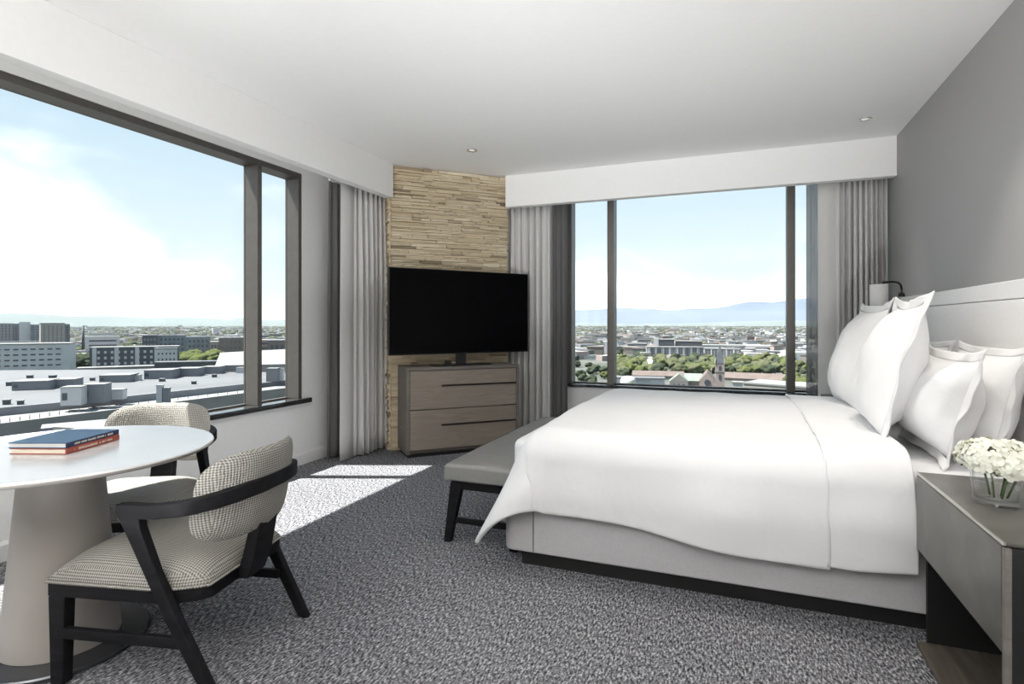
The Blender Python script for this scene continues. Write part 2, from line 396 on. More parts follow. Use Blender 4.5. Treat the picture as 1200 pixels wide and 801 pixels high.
# left window: frame members, panes, sill
def window(n, members, panes, sillbox, frame_mat=M['bronze']):
    w = empty('window_%d' % n); struct(w)
    for nm, bx in members: MB().box(*bx).build(nm, frame_mat, w, bevel=.003, seg=1)
    for bx in panes: MB().box(*bx).build('pane', M['glass'], w)
    MB().box(*sillbox).build('sill', M['sill'], w, bevel=.003, seg=1)
    return w
XG = -3.635
mem = [('head', (XG - .02, XL - .005, YW0, YW1, 2.475, ZH)), ('frame_rail', (XG - .02, XG + .012, YW0, YW1, .57, .582))]
for y0, y1 in ((3.42, 3.465), (3.87, 3.91), (YW0, YW0 + .06), (.90, .965), (-1.1, -1.035)):
    mem.append(('mullion', (XG - .02, XL - .005, y0, y1, .57, 2.475)))
panes = [(XG - .004, XG + .004, a, b_, .582, 2.475) for a, b_ in ((3.465, 3.87), (.965, 3.42), (-1.035, .90), (YW0 + .06, -1.1))]
window(1, mem, panes, (XG - .06, XL + .03, YW0, 4.0, .53, .57))
YG = 5.98
mem = [('head', (BX0, BX1, YB, YG + .06, 2.60, ZHB)), ('frame_rail', (BX0, BX1, YG - .02, YG + .03, .58, .592))]
for x0, x1 in ((-1.245, -1.175), (.455, .525), (BX0, BX0 + .05), (BX1 - .05, BX1)):
    mem.append(('mullion', (x0, x1, YB + .02, YG + .06, .58, 2.60)))
panes = [(a, b_, YG - .004, YG + .004, .592, 2.60) for a, b_ in ((BX0 + .05, -1.245), (-1.175, .455), (.525, BX1 - .05))]
window(2, mem, panes, (BX0 - .05, BX1 + .05, YB - .03, YG + .06, .55, .58))

# stone corner column
S0 = Vector((-3.08, 4.64, 0)); SU = Vector((1, 1, 0)).normalized(); SN = Vector((1, -1, 0)).normalized()   # along the face, out of the face
SW = 1.215
col_root = empty('wall_corner', (S0.x, S0.y, 0)); struct(col_root)
def sp(u, v_, z): p = SU * u + SN * v_; return Vector((p.x, p.y, z))
bk = MB(); bk.obox(sp(SW / 2, -.28, ZC / 2 - .002), SU * (SW / 2 - .012), SN * .25, Vector((0, 0, ZC / 2 - .003))); bk.build('core', M['mortar'], col_root)
unit = []
for k in range(6):       # rough unit stones
    rnd = random.Random(k); b_ = MB(); nx = 4
    vs_, fs_ = [], []
    for i in range(nx):
        for (y, z) in ((-.5, -.5), (-.5, .5), (.5, .5), (.5, -.5)):
            ff = y > 0
            vs_.append((-.5 + i / (nx - 1) + (rnd.uniform(-.012, .012) if ff else 0), y + (rnd.uniform(-.22, .06) if ff else 0), z + (rnd.uniform(-.09, .05) * (1 if z > 0 else -1) if ff else 0)))
    for i in range(nx - 1):
        for j in range(4): fs_.append((i * 4 + j, i * 4 + (j + 1) % 4, (i + 1) * 4 + (j + 1) % 4, (i + 1) * 4 + j))
    fs_ += [(3, 2, 1, 0), tuple((nx - 1) * 4 + j for j in range(4))]
    b_.add(vs_, fs_); unit.append(b_.mesh('stone', M['stone']))
rnd = random.Random(21)
rest = MB(); z = 0.0; nstone = 0
ang = math.atan2(SU.y, SU.x)
while z < ZC - .008:
    h = min(rnd.choice((.014, .018, .021, .024, .028)), ZC - .002 - z)
    u = 0.0
    while u < SW - .005:
        ln = min(rnd.choice((.08, .13, .18, .24, .3, .38)) * rnd.uniform(.8, 1.2), SW - u)
        if SW - u - ln < .05: ln = SW - u
        dep = rnd.uniform(.022, .05)
        vis = (z > 1.66) and nstone < 296
        c = sp(u + ln / 2, -.03 + dep / 2, z + h / 2)
        if vis:
            o = bpy.data.objects.new('stone', rnd.choice(unit)); COL.objects.link(o); o.parent = col_root
            o.location = c; o.rotation_euler = (0, 0, ang + math.pi); o.scale = (ln - .003, dep + .0, h - .0025)
            nstone += 1
        else:
            rest.obox(c, SU * (ln / 2 - .0015), SN * (dep / 2), Vector((0, 0, h / 2 - .0012)))
        u += ln
    # return faces left and right of the column
    for uu, sgn in ((0, -1), (SW, 1)):
        v_ = 0.0
        while v_ < .5:
            ln = rnd.uniform(.08, .25); dep = rnd.uniform(.02, .045)
            rest.obox(sp(uu - sgn * .012 + sgn * dep / 2, -v_ - ln / 2 - .03, z + h / 2), SN * (ln / 2 - .0015), SU * (dep / 2), Vector((0, 0, h / 2 - .0012)))
            v_ += ln
    z += h
tag(rest.build('stone_courses', M['stone'], col_root), kind='stuff')
print('stones', nstone)

# ================================================================== CURTAINS
def drape(name, p0, p1, z0, z1, pleats, amp, mat, label, seed, cat='curtain', flat_start=0, nrm=None, flare=.0, solid=.004, group=None):
    p0 = Vector(p0); p1 = Vector(p1); d = (p1 - p0); Ln = d.length; d.normalize(); n_ = Vector(nrm) if nrm else Vector((d.y, -d.x))
    rn = random.Random(seed)
    ph = [rn.uniform(-.25, .25) for _ in range(pleats + 3)]; am = [rn.uniform(.6, 1.15) for _ in range(pleats + 3)]
    root = empty(name, (p0.x, p0.y, z0))
    def fn(s_, t_):
        w = s_ if not flat_start else (0 if s_ < flat_start else (s_ - flat_start) / (1 - flat_start))
        k = w * pleats; i = int(k); fr = k - i
        a0 = am[i] * (1 - fr) + am[i + 1] * fr; q = ph[i] * (1 - fr) + ph[i + 1] * fr
        fade = min(1, w * pleats * 1.2)
        sharp = math.sin(2 * math.pi * (k + q * (.4 + .6 * t_)))
        sharp = math.copysign(abs(sharp) ** .75, sharp)
        A = amp * a0 * fade * (.55 + .45 * min(1, t_ * 2.5 + .2))
        off = sharp * A + .22 * amp * math.sin(1.3 * k + 1.6 * t_ + seed)
        if flat_start and s_ < flat_start: off += .02 * math.sin(s_ / flat_start * math.pi)
        along = s_ * Ln + flare * t_ * (s_ - .5) * Ln + .12 * amp * math.cos(2 * math.pi * k * 2) * fade
        p = d * along + n_ * off
        return (p.x, p.y, (1 - t_) * (z1 - z0))
    mb = MB(); mb.grid(fn, max(60, pleats * 18), 14)
    o = mb.build('panel', mat, root, smooth=True, solid=solid)
    MB().obox((d.x * Ln / 2, d.y * Ln / 2, z1 - z0 + .012), Vector((d.x, d.y, 0)) * Ln / 2, Vector((-d.y, d.x, 0)) * .012, Vector((0, 0, .01))).build('curtain_track', M['trim_white'], root)
    tag(root, label, cat, group)
    return root
drape('curtain', (-3.22, 4.07), (-3.22, 4.84), .012, 2.50, 8, .045, M['drape'], 'grey pleated curtain left of the stone column, gathered at the end of the left window', 3, flat_start=.24, nrm=(1, 0))
drape('sheer_curtain', (-3.385, 4.12), (-3.385, 4.42), .012, 2.50, 4, .025, M['sheer'], 'dark translucent sheer behind the grey curtain beside the left window', 5, nrm=(1, 0), flare=.25, solid=.001)
drape('curtain', (-2.45, 5.64), (-1.80, 5.64), .012, 2.50, 9, .045, M['drape'], 'grey pleated curtain right of the stone column, beside the television', 8, nrm=(0, -1))
drape('sheer_curtain', (-1.80, 5.74), (-1.63, 5.74), .012, 2.50, 3, .024, M['sheer'], 'dark translucent sheer at the left edge of the mountain view window', 9, nrm=(0, -1), solid=.001)
drape('curtain', (.68, 5.62), (1.195, 5.62), .012, 2.50, 9, .055, M['drape'], 'grey pleated curtain in the corner by the grey headboard wall', 12, nrm=(0, -1), flat_start=.28)
drape('sheer_curtain', (.60, 5.74), (.80, 5.74), .012, 2.50, 3, .02, M['sheer'], 'thin translucent sheer hanging at the right edge of the mountain view window', 14, nrm=(0, -1), solid=.001)

# ================================================================== TELEVISION AND CONSOLE
CN0 = Vector((-2.76, 4.405, 0)); CW, CD, CH = 1.12, .37, .82
con = empty('console_cabinet', CN0 + SU * (CW / 2) - SN * (CD / 2), ang)
tag(con, 'grey oak two drawer console cabinet under the television, before the stone column', 'cabinet')
# local: x along width, y+ = back (away from room)
hw, hd = CW / 2, CD / 2
MB().box(-hw, hw, -hd, hd, CH - .03, CH).box(-hw, -hw + .03, -hd, hd, .03, CH - .03).box(hw - .03, hw, -hd, hd, .03, CH - .03).box(-hw + .03, hw - .03, -hd + .04, hd, .03, .06).box(-hw + .03, hw - .03, hd - .02, hd, .06, CH - .03).build('body', M['console_edge'], con, bevel=.003)
MB().box(-hw + .02, hw - .02, -hd + .02, hd - .02, 0, .03).build('plinth', M['nightstand_dark'], con)
for k, (z0, z1) in enumerate(((.065, .425), (.435, .785))):
    zm = z0 + (z1 - z0) * .60
    xs = -hw + .03 + .30
    dr = MB().box(-hw + .034, hw - .034, -hd + .006, -hd + .03, z0, zm - .008).box(-hw + .034, hw - .034, -hd + .006, -hd + .03, zm + .008, z1).box(-hw + .034, xs, -hd + .006, -hd + .03, zm - .008, zm + .008).box(xs, hw - .034, -hd + .026, -hd + .03, zm - .008, zm + .008)
    d_ = dr.build('drawer', M['console'], con)
    MB().box(xs, hw - .036, -hd - .004, -hd + .02, zm - .007, zm + .006).build('pull', M['pull'], d_, bevel=.002, seg=1)
# television
TA = R(90 - 37)
tv = empty('television', Vector((-2.46, 4.90, CH)), TA)
tag(tv, 'large black flat screen television standing on the console', 'television')
zb, zt = .112, .91
MB().box(-.73, .76, -.022, .012, zb, zt).build('housing', M['tv_edge'], tv, bevel=.006)
MB().box(-.722, .752, -.0245, -.0215, zb + .012, zt - .008).build('screen', M['tv_black'], tv)
MB().box(-.726, .756, -.0255, -.0215, zb, zb + .0115).build('lower_bezel', M['stand'], tv)
MB().box(-.35, .35, .012, .05, zb + .06, zb + .5).build('back_cover', M['tv_edge'], tv, bevel=.01)
MB().box(-.05, .05, -.012, .02, .012, zb + .08).build('stand_neck', M['tv_edge'], tv, bevel=.004)
mb = MB(); mb.prism([(-.30, .07), (-.28, -.10), (.28, -.10), (.30, .07)], 0.0015, .012); mb.build('stand_base', M['tv_edge'], tv, bevel=.003)
sb = tag(MB().box(-.03, .03, -.02, .02, 0, .05).build('cable_box', M['stand'], bevel=.004), 'small black box standing under the television on the console', 'box')
sb.location = CN0 + SU * .42 - SN * .10 + Vector((0, 0, CH + .001)); sb.rotation_euler = (0, 0, ang)
# ================================================================== BENCH
bn = empty('bench', (-1.30, 3.66, 0))
tag(bn, 'grey leather upholstered bench on black legs at the foot of the bed', 'bench')
bx, by = .215, .86
def cushion(hx, hy, z0, z1, nx=14, ny=34, dome=.012, crease=None):
    mb = MB()
    def fn_top(s_, t_):
        x = (s_ * 2 - 1); y = (t_ * 2 - 1)
        ex = 1 - abs(x) ** 8; ey = 1 - abs(y) ** 14
        z = z1 - .012 + .012 * (ex * ey) ** .4 + dome * ex * ey * .4
        if crease: z -= crease(x * hx, y * hy)
        return (x * hx, y * hy, z)
    mb.grid(fn_top, nx, ny); nv = nx * ny
    rim = [i * ny for i in range(nx)] + [(nx - 1) * ny + j for j in range(1, ny)] + [i * ny + ny - 1 for i in range(nx - 2, -1, -1)] + [j for j in range(ny - 2, 0, -1)]
    base = len(mb.v)
    for i in rim: x, y, _ = mb.v[i]; mb.v.append((x * 1.0, y * 1.0, z0))
    n_ = len(rim)
    for i in range(n_): mb.f.append((rim[i], rim[(i + 1) % n_], base + (i + 1) % n_, base + i)); mb.mi.append(0)
    mb.f.append(tuple(base + i for i in range(n_))); mb.mi.append(0)
    return mb
def crs(x, y):
    c = 0
    for k in range(-2, 3):
        c += .004 * math.exp(-((y - k * .30) / .012) ** 2)
    c += .0015 * math.sin(x * 25 + y * 9)
    return c
cushion(bx, by, .345, .445, 16, 90, crease=crs).build('seat', M['leather'], bn, smooth=True, bevel=.014, seg=3)
MB().box(-bx + .03, bx - .03, -by + .03, by - .03, .295, .345).build('seat_frame', M['black_wood'], bn, bevel=.003)
def taper(p0, p1, a0, b0, a1, b1):
    mb = MB(); v = []
    for p, a, b_ in ((p0, a0, b0), (p1, a1, b1)):
        for sx, sy in ((-1, -1), (1, -1), (1, 1), (-1, 1)): v.append((p[0] + sx * a, p[1] + sy * b_, p[2]))
    return mb.add(v, [(3, 2, 1, 0), (4, 5, 6, 7)] + [(i, (i + 1) % 4, 4 + (i + 1) % 4, 4 + i) for i in range(4)])
for sx in (-1, 1):
    for sy in (-1, 1):
        taper((sx * (bx - .015), sy * (by - .03), 0), (sx * (bx - .065), sy * (by - .05), .33), .02, .02, .036, .025).build('leg', M['black_wood'], bn, bevel=.004)
for sy in (-1, 1): MB().box(-bx + .04, bx - .04, sy * (by - .04) - .012, sy * (by - .04) + .012, .105, .135).build('stretcher', M['black_wood'], bn, bevel=.003)

# ================================================================== BED
BX_F, BX_H, BY0, BY1 = -1.10, 1.10, 2.66, 4.62
bed = empty('bed', ((BX_F + BX_H) / 2, (BY0 + BY1) / 2, 0))
tag(bed, 'wide bed with grey upholstered base on a black recessed plinth', 'bed')
lx, ly = (BX_H - BX_F) / 2, (BY1 - BY0) / 2
def rrect(x0, x1, y0, y1, r_, n=6):
    p = []
    for cx, cy, a0 in ((x1 - r_, y1 - r_, 0), (x0 + r_, y1 - r_, 90), (x0 + r_, y0 + r_, 180), (x1 - r_, y0 + r_, 270)):
        for k in range(n + 1):
            a = R(a0 + 90 * k / n); p.append((cx + r_ * math.cos(a), cy + r_ * math.sin(a)))
    return p
MB().prism(rrect(-lx, lx, -ly, ly, .06), .075, .335).build('base', M['bed_base'], bed, bevel=.012)
MB().box(-lx + .09, lx, -ly + .045, ly - .045, 0, .075).build('plinth', M['nightstand_dark'], bed)
MB().box(-lx + .1645, -lx + .168, -ly - .0012, -ly + .01, .085, .33).build('seam', M['pull'], bed)
MB().prism(rrect(-lx + .03, lx, -ly + .03, ly - .03, .08), .335, .625).build('mattress', M['sheet'], bed, bevel=.04, seg=4)
# headboard, wall mounted
hb = empty('headboard', (XR, 3.4, 0))
tag(hb, 'long pale upholstered headboard panel on the grey wall behind the pillows', 'headboard')
def hbbox(y0, y1, z0, z1, name, th=.075, mat='headboard'):
    MB().box(-th, -.005, y0 - 3.4, y1 - 3.4, z0, z1).build(name, M[mat], hb, bevel=.006, seg=3)
hbbox(1.95, 5.02, .30, 1.328, 'panel')
hbbox(1.95, 4.368, 1.331, 1.415, 'upper_panel'); hbbox(4.372, 5.02, 1.331, 1.415, 'upper_panel')
hbbox(-.5, 1.945, .30, 1.328, 'panel'); hbbox(-.5, 1.945, 1.331, 1.415, 'upper_panel')

# duvet: one cloth over top, near side, far side and foot
def smooth(e0, e1, x):
    t_ = max(0, min(1, (x - e0) / (e1 - e0))); return t_ * t_ * (3 - 2 * t_)
ZT = .675
YN, YF, XF = 2.635, 4.66, -1.0
def cloth(x0, xf, zoff, hem_n, hem_f, foot=True, seed=0, nx=110, ny=150, rad=.13, tuck=0.0, drop=.42, name='', wr=1.0, out=0.0):
    """cloth coordinates: a along X (from the foot overhang to x0), b across Y"""
    def fn(s_, t_):
        a0 = (xf - (drop if foot else 0)); A = a0 + (x0 - a0) * s_
        b0 = YN - hem_n(A); b1 = YF + hem_f; B = b0 + (b1 - b0) * t_
        # overhang lengths
        on = max(0, (YN + rad) - B); of = max(0, B - (YF - rad)); ox = max(0, (xf + rad) - A) if foot else 0
        def roll(o_):             # arc length -> outward, down
            th = min(o_ / rad, math.pi / 2)
            if o_ < rad * math.pi / 2: return rad * math.sin(th), rad * (1 - math.cos(th))
            return rad, rad + o_ - rad * math.pi / 2
        # corner: move on cone
        hy, dy = roll(on) if on > 0 else (0, 0)
        hf, df = roll(of) if of > 0 else (0, 0)
        if on > 0 and ox > 0:
            rr_ = math.hypot(on, ox); h_, dn = roll(rr_)
            cx_, cy_ = ox / rr_, on / rr_
            # excess cloth at the corner swings outwards
            fl = .30 * max(0, rr_ - rad) * (2 * cx_ * cy_)
            x = xf + rad - cx_ * (h_ + fl); y = YN + rad - cy_ * (h_ + fl * .7); z = ZT - dn * (1 - .18 * (2 * cx_ * cy_))
        elif of > 0 and ox > 0:
            rr_ = math.hypot(of, ox); h_, dn = roll(rr_); cx_, cy_ = ox / rr_, of / rr_
            x = xf + rad - cx_ * h_; y = YF - rad + cy_ * h_; z = ZT - dn
        else:
            hx, dx = roll(ox) if ox > 0 else (0, 0)
            x = min(A, 1e9) if ox == 0 else xf + rad - hx
            y = B if (on == 0 and of == 0) else (YN + rad - hy if on > 0 else YF - rad + hf)
            z = ZT - dx - dy - df
        # foot drape leans outward over the bench side
        if foot and ox > rad: x -= .22 * (ox - rad)
        # crown and loose folds
        cr_ = math.sin(math.pi * max(0, min(1, (B - YN) / (YF - YN)))) if YN < B < YF else 0
        z += .035 * cr_ ** .6 * (1 if ox == 0 else math.exp(-ox * 6))
        hang = smooth(rad, rad + .25, on)
        y -= hang * (.012 * math.sin(A * 5.2 + seed) + .008 * math.sin(A * 11 + 2.1 * seed)) * wr
        y -= .03 * hang * smooth(0, .4, on)
        nn = noise.noise(Vector((A * 1.9 + seed, B * 2.3, .3))) * .010 + noise.noise(Vector((A * 5 + seed, B * 6, 1.3))) * .004
        z += nn * wr * (1 - .6 * hang) + zoff
        y -= nn * hang * 1.0 + zoff * hang + out * hang
        if foot and ox > rad: x -= .014 * math.sin(B * 7) + zoff
        return (x, y, z)
    mb = MB(); mb.grid(fn, nx, ny); return mb
hemn = lambda A: .33 - .035 * smooth(-1.1, -.6, A) * 0 + .012 * math.sin(A * 3.3 + .5) + .055 * smooth(-.75, .1, A) - .0
dv = tag(cloth(.362, XF, .0, hemn, .30, True, 1.3, drop=.46).build('duvet', M['linen'], smooth=True, solid=.022, sub=1), 'white duvet spread over the bed and hanging down its side', 'duvet')
sh = tag(cloth(.655, .348, .012, lambda A: .395 - .02 * smooth(.4, .65, A), .30, False, 4.1, nx=34, ny=150).build('turned_down_sheet', M['linen'], smooth=True, solid=.012, sub=1), 'white turned down top sheet folded back across the duvet near the pillows', 'sheet')
# ridge of the fold, a part of the sheet
def ridge():
    mb = MB(); pts = []
    for k in range(90):
        B = 2.42 + (4.6 - 2.42) * k / 89
        o_ = max(0, YN + .13 - B); 
        # follow cloth near edge
        L_ = k / 89
        pts.append(L_)
    src = cloth(.352, .348, .016, lambda A: .395, .30, False, 4.1, nx=2, ny=150)
    P = [Vector(src.v[j]) for j in range(150)]
    P = [p + Vector((.0012 * math.sin(i * .9), 0, 0)) for i, p in enumerate(P)]
    mb.tube(P, lambda t_: .0075 + .0015 * math.sin(t_ * 70), 8); return mb
ridge().build('hem', M['linen2'], sh, smooth=True)

# pillows
def pillow(name, loc, w, h, th, flange, rot, label, seed, cat='pillow', group=None, mat='linen2', sag=.06, puck=1.0):
    """local: x thickness, y width, z height; origin at bottom centre"""
    rn = random.Random(seed); root = empty(name, loc); root.rotation_euler = rot
    W2, H2 = w / 2, h / 2
    iw, ih = W2 - flange, H2 - flange
    def side(sg):
        def fn(s_, t_):
            y = (s_ * 2 - 1) * iw; z = (t_ * 2 - 1) * ih
            a = 1 - abs(y / iw) ** 2.4; b_ = 1 - abs(z / ih) ** 2.4
            x = sg * th / 2 * (max(0, a) * max(0, b_)) ** .58 * (1 + .12 * (-z / ih))
            n_ = noise.noise(Vector((y * 5 + seed, z * 5, sg * 3.1))) * .016 + noise.noise(Vector((y * 13 + seed, z * 12, sg * 2.1))) * .007
            edge = (max(0, a) * max(0, b_)) ** .3
            # puckers radiating at the corners
            x += sg * n_ * edge * puck
            yy = y * (1 - .05 * (1 - abs(z / ih) ** 2) * 0) ; pull = 1 - .07 * (1 - (z / ih) ** 2); pully = 1 - .06 * (1 - (y / iw) ** 2)
            return (x, y * pull, z * pully + H2 - sag * h * .1)
        return fn
    mb = MB(); mb.grid(side(1), 34, 34); mb.grid(side(-1), 34, 34)
    mb.build('cushion', M[mat], root, smooth=True)
    if flange > 0:
        per = []; n_ = 28
        for k in range(n_): per.append((-1 + 2 * k / n_, -1))
        for k in range(n_): per.append((1, -1 + 2 * k / n_))
        for k in range(n_): per.append((1 - 2 * k / n_, 1))
        for k in range(n_): per.append((-1, 1 - 2 * k / n_))
        fl = MB(); NP = len(per)
        def fnf(s_, t_):
            i = int(round(s_ * NP)) % NP; a, b_ = per[i]
            pull = 1 - .07 * (1 - b_ ** 2); pully = 1 - .06 * (1 - a ** 2)
            y0 = a * iw * pull; z0 = b_ * ih * pully
            y1 = a * W2 * (1 - .05 * (1 - b_ ** 2)); z1 = b_ * H2 * (1 - .05 * (1 - a ** 2))
            y = y0 + (y1 - y0) * t_; z = z0 + (z1 - z0) * t_
            x = t_ * (.012 * math.sin(i * .30 + seed) + .005 * math.sin(i * .75 + 2 * seed)); ear = 1 + .05 * (abs(a * b_)) ** 6; y *= ear; z *= ear
            return (x, y, z + H2 - sag * h * .1)
        fl.grid(fnf, NP, 6, wrapu=True)
        fl.build('flange', M[mat], root, smooth=True, solid=.005)
    tag(root, label, cat, group); return root
# lean: rotate about Y so top goes to +X
LE = R(14)
pillow('pillow', (.99, 3.24, .635), .76, .50, .24, .035, (0, R(12), 0), 'back white pillow leaning on the headboard at the near side of the bed', 3, mat='linen2')
pillow('pillow', (.80, 3.15, .635), .74, .49, .28, .042, (0, R(16), 0), 'white flanged pillow behind the near tall square pillow', 5)
pillow('euro_pillow', (.625, 3.30, .675), .70, .70, .27, .045, (0, R(15), R(-4)), 'tall square white flanged pillow standing at the near side of the bed', 7, puck=1.2)
pillow('pillow', (.985, 4.10, .635), .78, .50, .22, .03, (0, R(12), 0), 'back white pillow at the far side, mostly hidden behind the tall pillows', 13)
pillow('pillow', (.80, 4.08, .635), .80, .50, .22, .05, (0, R(16), 0), 'white flanged pillow at the far side, seen above the near pillows', 15)
pillow('euro_pillow', (.63, 4.06, .675), .70, .70, .27, .045, (0, R(15), R(3)), 'tall square white flanged pillow at the far side near the window', 17, puck=1.2)

# ================================================================== NIGHTSTAND
ns = empty('nightstand', (.94, 2.195, 0))
tag(ns, 'bronze grey nightstand with one drawer and an open black base beside the bed', 'nightstand')
nx0, nx1, ny0, ny1, nz = .645 - .94, XR - .08 - .94, 1.815 - 2.195, 2.575 - 2.195, .655
MB().box(nx0 + .0, nx1, ny0 + .012, ny1, nz - .012, nz).build('top', M['nightstand'], ns, bevel=.002, seg=1)
MB().box(nx0 - .002, nx0 + .004, ny0 + .004, ny1, nz - .006, nz + .001).build('edge_strip', M['nightstand_edge'], ns)
MB().box(nx0, nx0 + .022, ny0 + .022, ny1 - .001, .365, nz - .0125).build('drawer_front', M['nightstand'], ns, bevel=.002, seg=1)
MB().box(nx0 + .0, nx0 + .016, ny0, ny0 + .018, .0, nz - .0125).build('corner_post', M['console_edge'], ns, bevel=.002, seg=1)
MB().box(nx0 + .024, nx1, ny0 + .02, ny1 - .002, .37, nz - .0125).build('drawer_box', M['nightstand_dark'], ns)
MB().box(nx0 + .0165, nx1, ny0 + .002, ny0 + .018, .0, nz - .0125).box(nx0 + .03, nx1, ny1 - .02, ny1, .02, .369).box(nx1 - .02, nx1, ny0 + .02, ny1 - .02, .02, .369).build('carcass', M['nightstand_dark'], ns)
MB().box(nx0 - .005, nx1 - .02, ny0 + .02, ny1 - .02, 0.0, .02).build('bottom_board', M['plank'], ns, bevel=.002, seg=1)
# far nightstand, only a sliver is seen beyond the pillows
fn_ = empty('nightstand', (.90, 4.98, 0))
tag(fn_, 'dark nightstand on the far side of the bed by the window curtain', 'nightstand')
MB().box(-.25, .25, -.22, .22, .62, .65).build('top', M['nightstand'], fn_, bevel=.002, seg=1)
MB().box(-.25, .25, -.22, .22, .38, .62).build('drawer_box', M['nightstand_dark'], fn_)
MB().box(-.25, .25, -.22, -.2, 0, .38).build('side_panel', M['nightstand_dark'], fn_); MB().box(-.25, .25, .2, .22, 0, .38).build('side_panel', M['nightstand_dark'], fn_)

# reading lamp at the far end of the headboard
lp = empty('reading_lamp', (1.10, 4.86, 1.415))
tag(lp, 'black gooseneck reading lamp with pale drum shade above the far headboard end', 'lamp')
MB().lathe([(.022, 0), (.022, .012), (.014, .03)], 20, (0.02, -.03, .0)).build('base', M['stand'], lp, smooth=True, bevel=.002)
pts = [(0.02, -.03, .0)] + [(.02 - .065 * (1 - math.cos(a)), -.03, .055 + .05 * math.sin(a)) for a in [math.pi * k / 12 for k in range(11)]]
pts = [(0.02, -.03, .02), (.02, -.03, .06), (.014, -.03, .085), (-.002, -.03, .102), (-.03, -.03, .108), (-.075, -.03, .106), (-.10, -.03, .104)]
MB().tube(pts, .0075, 10).build('arm', M['stand'], lp, smooth=True)
MB().lathe([(.052, -.11), (.058, -.11), (.058, .09), (.052, .09)], 36, (-.12, -.03, .0), cap=False).build('shade', M['shade'], lp, smooth=True, solid=.002)
MB().lathe([(.012, .085), (.056, .088), (.056, .092), (.012, .095)], 24, (-.12, -.03, 0)).build('shade_cap', M['stand'], lp)

# ================================================================== VASE AND HYDRANGEAS
vx, vy = .765, 2.215
vz = tag(MB().lathe([(.0005, 0), (.058, 0), (.062, .004), (.064, .05), (.064, .105), (.0615, .107), (.059, .105), (.058, .05), (.055, .016), (.0005, .014)], 48, cap=False).build('vase', M['vglass'], smooth=True), 'short clear glass vase on the near nightstand', 'vase')
vz.location = (vx, vy, nz + .001)
MB().lathe([(.0005, .0155), (.0535, .0175), (.056, .05), (.0565, .06), (.0005, .0605)], 40, cap=False).build('water', M['vwater'], vz, smooth=True)
hy = empty('hydrangea_bunch', (vx, vy, nz + .01)); tag(hy, 'bunch of cream white hydrangea heads in the glass vase on the nightstand', 'flowers')
rn = random.Random(4)
def flower_head(c, rad, n_):
    mb = MB()
    for k in range(n_):
        phi = math.acos(1 - 1.55 * (k + .5) / n_); th = k * 2.39996
        nrm = Vector((math.sin(phi) * math.cos(th), math.sin(phi) * math.sin(th), math.cos(phi)))
        nrm = (nrm + Vector([rn.uniform(-.2, .2) for _ in range(3)])).normalized()
        rr_ = rad * rn.uniform(.86, 1.08); p = nrm * rr_; p.z *= .82; p += Vector(c)
        a = nrm.orthogonal().normalized(); a = (Matrix.Rotation(rn.uniform(0, 6.3), 3, nrm) @ a); b_ = nrm.cross(a)
        for q in range(4):
            t_ = q * math.pi / 2; u = a * math.cos(t_) + b_ * math.sin(t_); w = nrm.cross(u); sz = rn.uniform(.0135, .018)
            cup = rn.uniform(-.004, .006)
            vs_ = [p, p + u * sz * .45 + w * sz * .48 + nrm * .002, p + u * sz * 1.0 + w * sz * .38 + nrm * (.001 + cup), p + u * sz * 1.12 + nrm * cup, p + u * sz * 1.0 - w * sz * .38 + nrm * (.001 + cup), p + u * sz * .45 - w * sz * .48 + nrm * .002]
            mb.add(vs_, [(0, 1, 2, 3), (0, 3, 4, 5)])
    return mb
for c, r_, n_ in (((-.025, -.02, .135), .068, 170), ((.05, .025, .13), .062, 150), ((.03, -.055, .12), .055, 130), ((-.03, .06, .125), .055, 120), ((.085, -.02, .12), .05, 120)):
    fh = flower_head(c, r_, n_).build('flower_head', M['petal'], hy, smooth=True)
    MB().tube([(c[0] * .3, c[1] * .3, .01), (c[0] * .55, c[1] * .55, .07), (c[0], c[1], c[2])], .0035, 6).build('stem', M['stem'], hy, smooth=True)
for (a, ln, z0) in ((.2, .075, .085), (2.6, .07, .08), (4.4, .07, .08)):
    def lf(s_, t_):
        w = .026 * math.sin(math.pi * min(.98, max(.02, s_))) * (t_ * 2 - 1); r_ = .02 + ln * s_
        return (r_ * math.cos(a) - w * math.sin(a), r_ * math.sin(a) + w * math.cos(a), z0 + .02 * math.sin(s_ * 2.6) - abs(t_ * 2 - 1) * -.006)
    MB().grid(lf, 10, 5).build('leaf', M['leaf'], hy, smooth=True)

# ================================================================== TABLE
TCX, TCY, TH = -2.395, 1.384, .74
tb = empty('round_table', (TCX, TCY, 0)); tag(tb, 'round pale topped pedestal table by the left window', 'table')
MB().lathe([(.38, TH - .028), (.495, TH - .022), (.512, TH - .012), (.515, TH - .006), (.511, TH)], 96).build('tabletop', M['table_top'], tb, smooth=True, bevel=.002)
tb.children[0].data.materials.append(M['table_col'])
for p in tb.children[0].data.polygons:
    if p.center.z < TH - .0062: p.material_index = 1
MB().lathe([(.188, .022), (.184, .08), (.158, .36), (.136, .62), (.13, TH - .028)], 64).build('pedestal', M['table_col'], tb, smooth=True, bevel=.002)
MB().lathe([(.28, 0), (.285, .004), (.285, .016), (.28, .022)], 72).build('base_plate', M['table_base'], tb, smooth=True, bevel=.001)

